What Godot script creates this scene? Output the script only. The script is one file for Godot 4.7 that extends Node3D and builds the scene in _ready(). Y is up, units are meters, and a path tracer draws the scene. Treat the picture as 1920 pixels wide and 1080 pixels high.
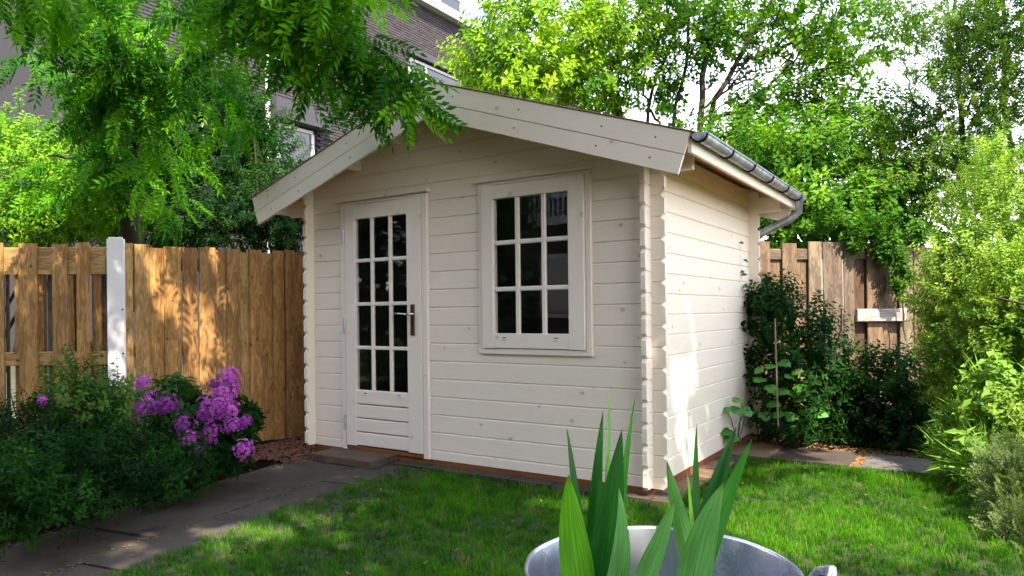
extends Node3D
# Garden scene: a white log shed on a lawn, fences, trees, a zinc tub with irises.
# x runs along the shed's front wall, z towards the viewer, y up; the shed's front right corner is the origin.

const SHED_W := 2.744
const SHED_D := 2.07
const LOG_T := 0.028
const LOG_H := 0.12
const TIP := 0.082
const RIDGE_X := -1.372
const PITCH := 0.334
const SUN := Vector3(0.46, 0.82, 0.35)

var rng := RandomNumberGenerator.new()
var taken := {}
var M := {}

# ---------------------------------------------------------------- naming
func numbered(called: String) -> String:
	if not taken.has(called):
		taken[called] = 0
		return called
	taken[called] += 1
	return "%s_%03d" % [called, taken[called]]

func thing(called: String, label: String, category: String, at := Vector3.ZERO, group := "", turn := 0.0) -> Node3D:
	var o := Node3D.new()
	o.name = numbered(called)
	add_child(o)
	o.position = at
	o.rotation.y = turn
	o.set_meta("label", label)
	o.set_meta("category", category)
	if group:
		o.set_meta("group", group)
	return o

func structure(called: String, label := "") -> Node3D:
	var o := Node3D.new()
	o.name = numbered(called)
	add_child(o)
	o.set_meta("kind", "structure")
	o.set_meta("category", "paving")
	if label:
		o.set_meta("label", label)
	return o

func mesh_of(st: SurfaceTool, smooth := false) -> ArrayMesh:
	if not smooth:
		st.generate_normals()
	else:
		st.index()
		st.generate_normals()
	return st.commit()

func part(called: String, mesh: Mesh, m: Material, parent: Node3D, xf := Transform3D.IDENTITY) -> MeshInstance3D:
	var o := MeshInstance3D.new()
	var n := called
	var k := 0
	while parent.has_node(NodePath(n)):
		k += 1
		n = "%s_%03d" % [called, k]
	o.name = n
	o.mesh = mesh
	o.material_override = m
	o.transform = xf
	parent.add_child(o, true)
	return o

func begin(flat := true) -> SurfaceTool:
	var st := SurfaceTool.new()
	st.begin(Mesh.PRIMITIVE_TRIANGLES)
	st.set_smooth_group(-1 if flat else 0)
	return st

# ---------------------------------------------------------------- shapes
func tri(st: SurfaceTool, a: Vector3, b: Vector3, c: Vector3, ua := Vector2.ZERO, ub := Vector2.ZERO, uc := Vector2.ZERO) -> void:
	st.set_uv(ua); st.add_vertex(a)
	st.set_uv(ub); st.add_vertex(b)
	st.set_uv(uc); st.add_vertex(c)

func quad(st: SurfaceTool, a: Vector3, b: Vector3, c: Vector3, d: Vector3, ua := Vector2.ZERO, ub := Vector2.ZERO, uc := Vector2.ZERO, ud := Vector2.ZERO) -> void:
	tri(st, a, b, c, ua, ub, uc)
	tri(st, a, c, d, ua, uc, ud)

# a bar along local x with chamfered long edges; uv u runs along the bar (2 m), v across (0.5 m)
func bar(st: SurfaceTool, size: Vector3, xf := Transform3D.IDENTITY, ch := 0.003, uvo := Vector2.ZERO) -> void:
	var hy := size.y / 2
	var hz := size.z / 2
	ch = minf(ch, minf(hy, hz) * 0.6)
	var prof := [Vector2(-hy + ch, -hz), Vector2(hy - ch, -hz), Vector2(hy, -hz + ch), Vector2(hy, hz - ch), Vector2(hy - ch, hz), Vector2(-hy + ch, hz), Vector2(-hy, hz - ch), Vector2(-hy, -hz + ch)]
	var run := 0.0
	var hx := size.x / 2
	for i in 8:
		var p: Vector2 = prof[i]
		var q: Vector2 = prof[(i + 1) % 8]
		var d := p.distance_to(q)
		var v0 := run / 0.5 + uvo.y
		var v1 := (run + d) / 0.5 + uvo.y
		var u0 := uvo.x
		var u1 := uvo.x + size.x / 2.0
		quad(st, xf * Vector3(-hx, p.x, p.y), xf * Vector3(hx, p.x, p.y), xf * Vector3(hx, q.x, q.y), xf * Vector3(-hx, q.x, q.y), Vector2(u0, v0), Vector2(u1, v0), Vector2(u1, v1), Vector2(u0, v1))
		run += d
	for s in [-1.0, 1.0]:
		for i in range(1, 7):
			var uvs := []
			for k in [0, i, i + 1]:
				uvs.append(Vector2(prof[k].x / 2.0, prof[k].y / 0.5) + uvo)
			tri(st, xf * Vector3(s * hx, prof[0].x, prof[0].y), xf * Vector3(s * hx, prof[i].x, prof[i].y), xf * Vector3(s * hx, prof[i + 1].x, prof[i + 1].y), uvs[0], uvs[1], uvs[2])

# an upright-axes box between two corners; its grain follows the longest side
func bx(st: SurfaceTool, a: Vector3, b: Vector3, ch := 0.003, uvo := Vector2.INF) -> void:
	var s := (b - a).abs()
	var c := (a + b) / 2
	if uvo == Vector2.INF:
		uvo = Vector2(rng.randf() * 3, rng.randf() * 3)
	if s.x >= s.y and s.x >= s.z:
		bar(st, s, Transform3D(Basis.IDENTITY, c), ch, uvo)
	elif s.y >= s.z:
		bar(st, Vector3(s.y, s.x, s.z), Transform3D(Basis(Vector3(0, 1, 0), Vector3(-1, 0, 0), Vector3(0, 0, 1)), c), ch, uvo)
	else:
		bar(st, Vector3(s.z, s.y, s.x), Transform3D(Basis(Vector3(0, 0, 1), Vector3(0, 1, 0), Vector3(-1, 0, 0)), c), ch, uvo)

func box_part(called: String, a: Vector3, b: Vector3, m: Material, parent: Node3D, ch := 0.003) -> MeshInstance3D:
	var st := begin()
	bx(st, a, b, ch)
	return part(called, mesh_of(st), m, parent)

# a polygon in x-y made thick along z; lo and hi give a groove along the bottom and top of its outer face
func slab(st: SurfaceTool, poly: PackedVector2Array, z0: float, z1: float, lo := -INF, hi := INF, g := 0.0045, uvo := Vector2.ZERO) -> void:
	var mid := PackedVector2Array()
	var front := PackedVector2Array()
	var grooved := lo > -INF or hi < INF
	for p in poly:
		mid.append(p)
		var q := p
		if grooved and absf(p.y - lo) < 0.0015:
			q.y += g
		elif grooved and absf(p.y - hi) < 0.0015:
			q.y -= g
		front.append(q)
	var zm := z1 - (0.009 if grooved else 0.0)
	var n := poly.size()
	var loops := [[poly, z0], [mid, zm]]
	if grooved:
		loops.append([front, z1])
	for l in loops.size() - 1:
		var A: PackedVector2Array = loops[l][0]
		var B: PackedVector2Array = loops[l + 1][0]
		for i in n:
			var j := (i + 1) % n
			var a := Vector3(A[i].x, A[i].y, loops[l][1])
			var b := Vector3(A[j].x, A[j].y, loops[l][1])
			var c := Vector3(B[j].x, B[j].y, loops[l + 1][1])
			var d := Vector3(B[i].x, B[i].y, loops[l + 1][1])
			quad(st, a, b, c, d, uv_of(A[i], uvo), uv_of(A[j], uvo), uv_of(B[j], uvo) + Vector2(0, 0.03), uv_of(B[i], uvo) + Vector2(0, 0.03))
	for e in [loops[0], loops[loops.size() - 1]]:
		var P: PackedVector2Array = e[0]
		var idx := Geometry2D.triangulate_polygon(P)
		for k in range(0, idx.size(), 3):
			tri(st, Vector3(P[idx[k]].x, P[idx[k]].y, e[1]), Vector3(P[idx[k + 1]].x, P[idx[k + 1]].y, e[1]), Vector3(P[idx[k + 2]].x, P[idx[k + 2]].y, e[1]), uv_of(P[idx[k]], uvo), uv_of(P[idx[k + 1]], uvo), uv_of(P[idx[k + 2]], uvo))

func uv_of(p: Vector2, o: Vector2) -> Vector2:
	return Vector2(p.x / 2.0, p.y / 0.5) + o

func rect(x0: float, y0: float, x1: float, y1: float) -> PackedVector2Array:
	return PackedVector2Array([Vector2(x0, y0), Vector2(x1, y0), Vector2(x1, y1), Vector2(x0, y1)])

func tube(st: SurfaceTool, pts: Array, radii: Array, sides := 7, caps := true) -> void:
	var rings := []
	var run := 0.0
	for i in pts.size():
		var t: Vector3
		if i == 0:
			t = pts[1] - pts[0]
		elif i == pts.size() - 1:
			t = pts[i] - pts[i - 1]
		else:
			t = pts[i + 1] - pts[i - 1]
		t = t.normalized()
		var u := t.cross(Vector3(0.31, 0.12, 0.94)).normalized()
		var v := t.cross(u)
		var ring := []
		for k in sides + 1:
			var a := TAU * k / sides
			ring.append(pts[i] + (u * cos(a) + v * sin(a)) * radii[i])
		rings.append(ring)
	for i in pts.size() - 1:
		var d: float = (pts[i + 1] - pts[i]).length()
		for k in sides:
			quad(st, rings[i][k], rings[i][k + 1], rings[i + 1][k + 1], rings[i + 1][k], Vector2(run, float(k) / sides), Vector2(run, float(k + 1) / sides), Vector2(run + d, float(k + 1) / sides), Vector2(run + d, float(k) / sides))
		run += d
	if caps:
		for e in [0, pts.size() - 1]:
			for k in sides:
				tri(st, pts[e], rings[e][k], rings[e][k + 1])

func tube_mesh(pts: Array, radii: Array, sides := 7) -> ArrayMesh:
	var st := begin(false)
	tube(st, pts, radii, sides)
	return mesh_of(st, true)

# a bent path through a few points, with wobble
func bend(pts: Array, n: int, wob: float) -> Array:
	var c := Curve3D.new()
	for i in pts.size():
		var t: Vector3 = ((pts[mini(i + 1, pts.size() - 1)] - pts[maxi(i - 1, 0)]) as Vector3) / 6.0
		c.add_point(pts[i], -t, t)
	var L := c.get_baked_length()
	var out := []
	for i in n + 1:
		var p := c.sample_baked(L * i / n)
		if i > 0 and i < n:
			p += Vector3(rng.randf_range(-1, 1), rng.randf_range(-1, 1), rng.randf_range(-1, 1)) * wob
		out.append(p)
	return out

func taper(n: int, r0: float, r1: float) -> Array:
	var out := []
	for i in n + 1:
		out.append(lerpf(r0, r1, float(i) / n))
	return out

func limb(called: String, pts: Array, r0: float, r1: float, m: Material, parent: Node3D, n := 10, wob := 0.02, sides := 7) -> MeshInstance3D:
	return part(called, tube_mesh(bend(pts, n, wob), taper(n, r0, r1), sides), m, parent)

# ---------------------------------------------------------------- textures
func noise_bytes(size: int, freq: float, sd: int, octaves := 4) -> PackedByteArray:
	var n := FastNoiseLite.new()
	n.seed = sd
	n.noise_type = FastNoiseLite.TYPE_SIMPLEX_SMOOTH
	n.frequency = freq
	n.fractal_type = FastNoiseLite.FRACTAL_FBM
	n.fractal_octaves = octaves
	return n.get_seamless_image(size, size).get_data()

# boards: u along the grain; knots is how many, dark how strong they are
func wood_texture(a: Color, b: Color, knot: Color, knots: int, knot_share: float, grain: float, streak: float, sd: int) -> Array:
	var W := 1024
	var H := 256
	var N := noise_bytes(256, 0.02, sd)
	var F := noise_bytes(256, 0.09, sd + 1, 3)
	var r := RandomNumberGenerator.new()
	r.seed = sd
	var kn := []
	for i in knots:
		kn.append(Vector3(r.randf() * W, r.randf() * H, r.randf_range(3.0, 6.5)))
	var im := Image.create(W, H, false, Image.FORMAT_RGB8)
	var bump := Image.create(W, H, false, Image.FORMAT_L8)
	for y in H:
		for x in W:
			var lo := N[((x / 5) & 255) + ((y & 255) << 8)] / 255.0
			var hi := F[((x / 9) & 255) + (((y * 4) & 255) << 8)] / 255.0
			var ring := 0.5 + 0.5 * sin((y * 0.11 + lo * 22.0))
			var t := clampf(0.5 + (ring - 0.5) * grain + (hi - 0.5) * grain * 1.6 + (lo - 0.5) * streak, 0.0, 1.0)
			var c := a.lerp(b, t)
			var k := 0.0
			for q in kn:
				var dx := absf(x - q.x)
				if dx < 26:
					var dy := absf(y - q.y)
					if dy < 26:
						var d := sqrt(dx * dx * 0.6 + dy * dy)
						if d < q.z * 1.3:
							k = maxf(k, smoothstep(q.z * 1.3, q.z * 0.55, d))
						elif d < q.z * 3.5:
							k = maxf(k, 0.16 * (0.5 + 0.5 * sin(d * 1.6)) * smoothstep(q.z * 3.5, q.z, d))
			c = c.lerp(knot, k * knot_share)
			im.set_pixel(x, y, c)
			bump.set_pixel(x, y, Color.from_hsv(0, 0, clampf(0.75 - t * 0.5 * grain - k * 0.25, 0, 1)))
	return [ImageTexture.create_from_image(im), ImageTexture.create_from_image(bump)]

func spotted_texture(size: int, a: Color, b: Color, dark: Color, f1: float, f2: float, cut: float, sd: int) -> Array:
	var N := noise_bytes(size, f1, sd, 5)
	var F := noise_bytes(size, f2, sd + 7, 3)
	var G := noise_bytes(size, f1 * 0.35, sd + 13, 3)
	var im := Image.create(size, size, false, Image.FORMAT_RGB8)
	var bump := Image.create(size, size, false, Image.FORMAT_L8)
	for i in size * size:
		var n := N[i] / 255.0
		var f := F[i] / 255.0
		var g := G[i] / 255.0
		var c := a.lerp(b, clampf(n * 0.7 + f * 0.3, 0, 1))
		c = c.lerp(dark, smoothstep(cut, cut + 0.2, g * 0.6 + f * 0.4))
		im.set_pixel(i % size, i / size, c)
		bump.set_pixel(i % size, i / size, Color.from_hsv(0, 0, clampf(n * 0.5 + f * 0.5, 0, 1)))
	return [ImageTexture.create_from_image(im), ImageTexture.create_from_image(bump)]

func material(color: Color, rough := 0.7, tex = null, relief := 0.0, uv := Vector3.ONE, world_tri := false, metal := 0.0) -> StandardMaterial3D:
	var m := StandardMaterial3D.new()
	m.albedo_color = color
	m.roughness = rough
	m.metallic = metal
	m.uv1_scale = uv
	if tex != null:
		m.albedo_texture = tex[0]
		if relief > 0:
			m.heightmap_enabled = true
			m.heightmap_texture = tex[1]
			m.heightmap_scale = relief
	if world_tri:
		m.uv1_triplanar = true
		m.uv1_world_triplanar = true
	return m

func leaf_material(through: float, tint: Color, rough := 0.6, spec := 0.24) -> StandardMaterial3D:
	var m := StandardMaterial3D.new()
	m.vertex_color_use_as_albedo = true
	m.roughness = rough
	m.metallic_specular = spec
	m.backlight_enabled = true
	m.backlight = (tint * through).linear_to_srgb()
	m.backlight.a = 1
	return m

func make_materials() -> void:
	var white := wood_texture(Color(0.965, 0.908, 0.848), Color(0.93, 0.872, 0.805), Color(0.64, 0.56, 0.48), 8, 0.5, 0.26, 0.5, 11)
	M.paint = material(Color.WHITE, 0.5, white, 0.05)
	var trimt := wood_texture(Color(0.96, 0.908, 0.858), Color(0.93, 0.872, 0.82), Color(0.62, 0.55, 0.49), 8, 0.4, 0.2, 0.5, 12)
	M.trim = material(Color.WHITE, 0.45, trimt, 0.04)
	var raw := wood_texture(Color(0.90, 0.62, 0.34), Color(0.78, 0.47, 0.22), Color(0.36, 0.20, 0.10), 16, 0.8, 0.7, 0.8, 13)
	M.raw = material(Color.WHITE, 0.7, raw, 0.05)
	M.plinth = material(Color(0.58, 0.54, 0.54), 0.8, raw, 0.08)
	var fresh := wood_texture(Color(0.78, 0.625, 0.41), Color(0.585, 0.445, 0.265), Color(0.32, 0.20, 0.11), 15, 0.85, 0.75, 1.3, 14)
	M.fence = []
	for c in [Color(0.95, 0.95, 0.91), Color(0.88, 0.84, 0.78), Color(0.94, 0.89, 0.79), Color(0.80, 0.74, 0.67)]:
		M.fence.append(material(c, 0.75, fresh, 0.12))
	var grey := wood_texture(Color(0.63, 0.59, 0.54), Color(0.45, 0.41, 0.37), Color(0.29, 0.25, 0.22), 14, 0.8, 0.8, 1.6, 15)
	M.old = []
	for c in [Color(0.80, 0.75, 0.68), Color(0.68, 0.63, 0.58), Color(0.74, 0.65, 0.56), Color(0.56, 0.46, 0.38)]:
		M.old.append(material(c, 0.85, grey, 0.15))
	M.silver = material(Color(1.12, 1.14, 1.2), 0.85, grey, 0.2)
	M.post = material(Color(1.0, 0.99, 0.98), 0.7, spotted_texture(128, Color(0.95, 0.95, 0.95), Color(0.86, 0.85, 0.86), Color(0.7, 0.68, 0.66), 0.03, 0.1, 0.66, 21), 0.05, Vector3(1.2, 1.2, 1.2), true)
	var conc := spotted_texture(256, Color(0.265, 0.226, 0.194), Color(0.20, 0.172, 0.150), Color(0.135, 0.12, 0.098), 0.02, 0.14, 0.6, 22)
	M.path = []
	for c in [Color(1, 1, 1), Color(0.96, 0.95, 0.94), Color(1.03, 1.01, 0.98)]:
		M.path.append(material(c, 0.9, conc, 0.25, Vector3(1.3, 1.3, 1.3), true))
	M.step = material(Color(1.35, 1.28, 1.2), 0.9, conc, 0.25, Vector3(1.3, 1.3, 1.3), true)
	M.slate = material(Color(1.38, 1.50, 1.66), 0.85, conc, 0.2, Vector3(1.6, 1.6, 1.6), true)
	M.sand = material(Color(1.85, 1.70, 1.52), 0.9, conc, 0.25, Vector3(1.6, 1.6, 1.6), true)
	M.soil = material(Color(0.7, 0.7, 0.7), 0.95, spotted_texture(256, Color(0.20, 0.15, 0.11), Color(0.11, 0.08, 0.06), Color(0.06, 0.05, 0.04), 0.04, 0.2, 0.55, 23), 1.2, Vector3(1.5, 1.5, 1.5), true)
	M.soil.metallic_specular = 0.05
	M.turf = material(Color(1, 1, 1), 0.95, spotted_texture(256, Color(0.17, 0.22, 0.07), Color(0.22, 0.21, 0.11), Color(0.10, 0.12, 0.05), 0.03, 0.2, 0.6, 24), 0.8, Vector3(1.2, 1.2, 1.2), true)
	M.bark_chip = material(Color(1, 1, 1), 0.9)
	M.bark_chip.vertex_color_use_as_albedo = true
	M.bark = material(Color(1, 1, 1), 0.9, spotted_texture(256, Color(0.24, 0.20, 0.16), Color(0.14, 0.11, 0.09), Color(0.17, 0.19, 0.10), 0.03, 0.12, 0.6, 25), 0.8, Vector3(2, 2, 2), true)
	M.stem = material(Color(0.22, 0.25, 0.10), 0.8)
	M.cane = material(Color(0.92, 0.84, 0.72), 0.8, grey, 0.03)
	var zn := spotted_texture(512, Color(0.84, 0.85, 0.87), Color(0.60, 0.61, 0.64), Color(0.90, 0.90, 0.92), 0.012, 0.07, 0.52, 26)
	M.zinc = material(Color(0.95, 0.96, 1), 0.26, zn, 0.02, Vector3(3.0, 1.6, 3.0), true, 0.75)  # upright light and dark zinc tones also stand in for reflections
	M.gutter = material(Color(0.92, 0.93, 0.95), 0.42, zn, 0.02, Vector3(2, 2, 2), true, 0.6)
	M.steel = material(Color(0.16, 0.14, 0.13), 0.4, null, 0, Vector3.ONE, false, 0.7)
	M.brass = material(Color(0.40, 0.27, 0.19), 0.38, null, 0, Vector3.ONE, false, 0.8)
	M.chrome = material(Color(0.72, 0.72, 0.74), 0.2, null, 0, Vector3.ONE, false, 1.0)
	M.felt = material(Color(2.1, 1.98, 1.84), 0.95, conc, 0.1, Vector3(3, 3, 3), true)
	M.glass = StandardMaterial3D.new()
	M.glass.transparency = BaseMaterial3D.TRANSPARENCY_ALPHA
	M.glass.albedo_color = Color(0.1, 0.12, 0.12, 0.08)
	M.glass.roughness = 0.02
	M.glass.metallic_specular = 0.45
	M.house_glass = material(Color(0.05, 0.06, 0.08), 0.04)
	M.house_glass.metallic_specular = 0.9
	M.brick = material(Color(1, 1, 1), 0.9)
	M.brick.vertex_color_use_as_albedo = true
	M.mortar = material(Color(0.17, 0.16, 0.17), 0.95)
	M.house_white = material(Color(0.72, 0.72, 0.73), 0.5)
	M.house_dark = material(Color(0.20, 0.20, 0.22), 0.7)
	M.cladding = material(Color(0.52, 0.57, 0.72), 0.7)
	var irist := iris_texture()
	M.iris = []
	for c in [Color(0.27, 0.58, 0.20), Color(0.15, 0.42, 0.14), Color(0.46, 0.70, 0.40), Color(0.50, 0.78, 0.20)]:
		var m := material(c, 0.40, [irist, irist], 0.10)
		m.backlight_enabled = true
		m.backlight = Color(0.55, 0.75, 0.2).linear_to_srgb()
		M.iris.append(m)
	M.leaf = leaf_material(0.85, Color(0.85, 1.0, 0.35))
	M.leaf_gloss = leaf_material(0.5, Color(0.8, 1.0, 0.35), 0.32, 0.55)
	M.grass = leaf_material(0.9, Color(0.85, 1.0, 0.4), 0.55, 0.3)
	M.petal = leaf_material(0.8, Color(1.0, 0.6, 1.0), 0.6, 0.3)

func iris_texture() -> ImageTexture:
	var F := noise_bytes(256, 0.05, 77, 3)
	var im := Image.create(256, 64, false, Image.FORMAT_RGB8)
	for y in 64:
		for x in 256:
			var s := 0.5 + 0.5 * sin(y * 1.25)
			var f := F[((x / 4) & 255) + (((y * 3) & 255) << 8)] / 255.0
			var v := 0.82 + 0.09 * s * s + 0.26 * (f - 0.5)
			if y > 30 and y < 34:
				v *= 1.12
			var c := Color(v, v, v * 0.97)
			var tip := smoothstep(243.0, 255.0, x + f * 8.0)
			im.set_pixel(x, y, c.lerp(Color(0.9, 0.62, 0.45), tip * 0.8))
	return ImageTexture.create_from_image(im)

# ---------------------------------------------------------------- leaves
func leaf(st: SurfaceTool, b: Vector3, dir: Vector3, nor: Vector3, L: float, w: float, fold := 0.25, droop := 0.2) -> void:
	dir = dir.normalized()
	var side := dir.cross(nor).normalized()
	nor = side.cross(dir).normalized()
	var m := b + dir * L * 0.45 - nor * w * fold
	var t := b + dir * L - nor * L * droop
	var l := b + dir * L * 0.42 + side * w * 0.5
	var r := b + dir * L * 0.42 - side * w * 0.5
	tri(st, b, l, m)
	tri(st, b, m, r)
	tri(st, l, t, m)
	tri(st, m, t, r)

# a lobed leaf as a fan round its stalk
func lobed(st: SurfaceTool, b: Vector3, dir: Vector3, nor: Vector3, R: float) -> void:
	dir = dir.normalized()
	var side := dir.cross(nor).normalized()
	nor = side.cross(dir).normalized()
	var c := b + dir * R * 0.35 - nor * R * 0.06
	var ring := []
	for k in 15:
		var a := PI * 1.12 * (k / 14.0 - 0.5) * 2.0
		var q := R * (0.62 + 0.26 * absf(cos(a * 1.5)) + 0.05 * sin(k * 2.7))
		if k == 0 or k == 14:
			q = R * 0.35
		ring.append(c + (dir * cos(a) + side * sin(a)) * q - nor * (q * q / R * 0.25))
	for k in 14:
		tri(st, c, ring[k], ring[k + 1])
	tri(st, c, ring[14], ring[0])

func frond_mesh(sd: int) -> ArrayMesh:      # a feathered leaf that hangs along -y
	rng.seed = sd
	var st := begin()
	var L := 0.25
	var bendx := rng.randf_range(-0.05, 0.05)
	var pts := []
	for i in 10:
		var t := i / 9.0
		pts.append(Vector3(bendx * t * t, -L * t, 0.05 * sin(t * 2.4)))
	for i in 9:
		var a: Vector3 = pts[i]
		var b: Vector3 = pts[i + 1]
		quad(st, a + Vector3(0.001, 0, 0), a - Vector3(0.001, 0, 0), b - Vector3(0.001, 0, 0), b + Vector3(0.001, 0, 0))
		if i == 0:
			continue
		for s in [-1.0, 1.0]:
			var d := Vector3(s * 0.85, -0.55 + rng.randf_range(-0.25, 0.1), rng.randf_range(-0.35, 0.2))
			leaf(st, a, d, Vector3(rng.randf_range(-0.4, 0.4), 0.4, 1), rng.randf_range(0.045, 0.062), 0.021, 0.2, 0.25)
	leaf(st, pts[9], Vector3(0, -1, 0.1), Vector3(0, 0, 1), 0.05, 0.016)
	return mesh_of(st)

func twig_mesh(sd: int, n: int, L: float, ll: float, lw: float, spread := 1.0, hang := 0.3) -> ArrayMesh:   # a leafy shoot along +y
	rng.seed = sd
	var st := begin()
	var top := Vector3(rng.randf_range(-0.1, 0.1) * L, L, rng.randf_range(-0.1, 0.1) * L)
	tube(st, [Vector3.ZERO, top * 0.5 + Vector3(0.02 * L, 0, 0), top], [0.004, 0.003, 0.0015], 3, false)
	for i in n:
		var t := 0.15 + 0.85 * (i + rng.randf() * 0.6) / n
		var a := i * 2.4 + rng.randf_range(-0.5, 0.5)
		var out := Vector3(cos(a), rng.randf_range(0.0, 0.7), sin(a)) * spread
		var b := top * minf(t, 1.0) + out.normalized() * ll * 0.12
		leaf(st, b, out, Vector3(rng.randf_range(-0.4, 0.4), 1, rng.randf_range(-0.4, 0.4)), ll * rng.randf_range(0.7, 1.15), lw * rng.randf_range(0.8, 1.15), 0.22, hang * rng.randf_range(0.4, 1.3))
	return mesh_of(st)

func whorl_mesh(sd: int, n: int, ll: float, lw: float) -> ArrayMesh:
	rng.seed = sd
	var st := begin()
	tube(st, [Vector3(0, -0.12, 0), Vector3.ZERO], [0.005, 0.004], 4, false)
	for i in n:
		var a := TAU * i / n + rng.randf_range(-0.3, 0.3)
		leaf(st, Vector3(0, -0.01 * (i % 3), 0), Vector3(cos(a), rng.randf_range(-0.1, 0.5), sin(a)), Vector3.UP, ll * rng.randf_range(0.75, 1.1), lw, 0.2, 0.25)
	return mesh_of(st)

func feather_mesh(sd: int) -> ArrayMesh:    # a much divided leaf, as of yarrow or love-in-a-mist
	rng.seed = sd
	var st := begin()
	var L := 0.2
	for i in 9:
		var t := (i + 1) / 9.0
		var b := Vector3(0, L * t, 0.06 * t * t)
		for s in [-1.0, 1.0]:
			var q: float = 0.075 * (1.0 - 0.6 * t)
			var d := Vector3(s, 0.7, rng.randf_range(-0.3, 0.5)).normalized()
			leaf(st, b, d, Vector3(0, 0.2, 1), q, 0.009, 0.1, 0.15)
			leaf(st, b + d * q * 0.45, d.rotated(Vector3(0, 0, 1), 0.7), Vector3(0, 0.2, 1), q * 0.6, 0.008, 0.1, 0.1)
			leaf(st, b + d * q * 0.45, d.rotated(Vector3(0, 0, 1), -0.7), Vector3(0, 0.2, 1), q * 0.6, 0.008, 0.1, 0.1)
	tube(st, [Vector3(0, -0.1, 0), Vector3(0, L, 0.06)], [0.003, 0.0015], 3, false)
	return mesh_of(st)

func truss_mesh(sd: int) -> ArrayMesh:      # a ball of small five-petalled flowers
	rng.seed = sd
	var st := begin()
	for i in 52:
		var y := 1.0 - 1.7 * (i + 0.5) / 52.0
		var a := i * 2.39996
		var r := sqrt(maxf(0.0, 1 - y * y))
		var d := Vector3(r * cos(a), y, r * sin(a))
		var c := d * rng.randf_range(0.55, 1.15)
		var u := d.cross(Vector3(0.3, 0.5, 0.8)).normalized()
		var v := d.cross(u)
		var spin := rng.randf() * TAU
		for k in 5:
			var b := spin + TAU * k / 5
			var o := u * cos(b) + v * sin(b)
			leaf(st, c - d * 0.1, o + d * rng.randf_range(0.25, 0.8), d, 0.25, 0.16, -0.12, rng.randf_range(0.0, 0.3))
	return mesh_of(st)

func tuft_mesh(sd: int, n: int, h: float, spread: float, w: float) -> ArrayMesh:
	rng.seed = sd
	var st := begin()
	for i in n:
		var a := rng.randf() * TAU
		var o := Vector3(cos(a), 0, sin(a)) * spread * sqrt(rng.randf())
		var lean := Vector3(rng.randf_range(-1, 1), 0, rng.randf_range(-1, 1)) * h * 0.55
		var hh := h * rng.randf_range(0.5, 1.15)
		var side := Vector3(sin(a * 3.1), 0, cos(a * 3.1)) * w
		var m := o + lean * 0.3 + Vector3(0, hh * 0.6, 0)
		var t := o + lean + Vector3(0, hh, 0)
		quad(st, o - side, o + side, m + side * 0.8, m - side * 0.8)
		tri(st, m - side * 0.8, m + side * 0.8, t)
	return mesh_of(st)

# many copies of one mesh as one mass of leaves
func mass(called: String, mesh: Mesh, m: Material, where: Array, tints: Array, parent: Node3D, label := "", category := "") -> void:
	var mm := MultiMesh.new()
	mm.transform_format = MultiMesh.TRANSFORM_3D
	mm.use_colors = true
	mm.mesh = mesh
	mm.instance_count = where.size()
	for i in where.size():
		mm.set_instance_transform(i, where[i])
		mm.set_instance_color(i, tints[i])
	var o := MultiMeshInstance3D.new()
	o.name = called
	o.multimesh = mm
	o.material_override = m
	o.set_meta("kind", "stuff")
	if parent:
		parent.add_child(o, true)
	else:
		o.name = numbered(called)
		o.set_meta("label", label)
		o.set_meta("category", category)
		add_child(o)

func aim(up: Vector3, spin: float) -> Basis:
	up = up.normalized()
	var x := up.cross(Vector3(0.3, 0.1, 0.95)).normalized()
	var z := x.cross(up)
	return Basis(x, up, z) * Basis(Vector3.UP, spin)

# blobs: [centre, radii, count]. way: +1 shoots point outwards and up, -1 they hang
func crown(called: String, meshes: Array, m: Material, blobs: Array, way: float, a: Color, b: Color, sd: int, parent: Node3D, size := 1.0, shell := 0.5) -> void:
	rng.seed = sd
	var nz := FastNoiseLite.new()
	nz.seed = sd
	nz.frequency = 0.9
	var where := []
	var tints := []
	for k in meshes.size():
		where.append([])
		tints.append([])
	for q in blobs:
		for i in int(q[2]):
			var d := Vector3(rng.randfn(), rng.randfn(), rng.randfn()).normalized()
			var r := pow(rng.randf(), shell) 
			var p: Vector3 = q[0] + d * r * q[1]
			var up: Vector3
			if way > 0:
				up = d * 0.8 + Vector3(rng.randfn() * 0.35, 0.45, rng.randfn() * 0.35)
			else:
				up = Vector3(-d.x * 0.6, 0.9, -d.z * 0.6) + Vector3(rng.randfn() * 0.55, rng.randfn() * 0.3, rng.randfn() * 0.55)
			var s := size * rng.randf_range(0.75, 1.2)
			var k := rng.randi() % meshes.size()
			where[k].append(Transform3D(aim(up, rng.randf() * TAU).scaled(Vector3.ONE * s), p))
			var t := clampf(0.42 + nz.get_noise_3dv(p) * 0.95 + nz.get_noise_3dv(p * 3.1) * 0.5 + rng.randfn() * 0.2, 0, 1)
			var c := a.lerp(b, t)
			tints[k].append(Color(c.r, c.g, c.b, 1))
	for k in meshes.size():
		if where[k].size():
			mass(called, meshes[k], m, where[k], tints[k], parent)

# ---------------------------------------------------------------- the shed
func roof_y(x: float) -> float:
	return 2.443 - PITCH * absf(x - RIDGE_X)

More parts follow.
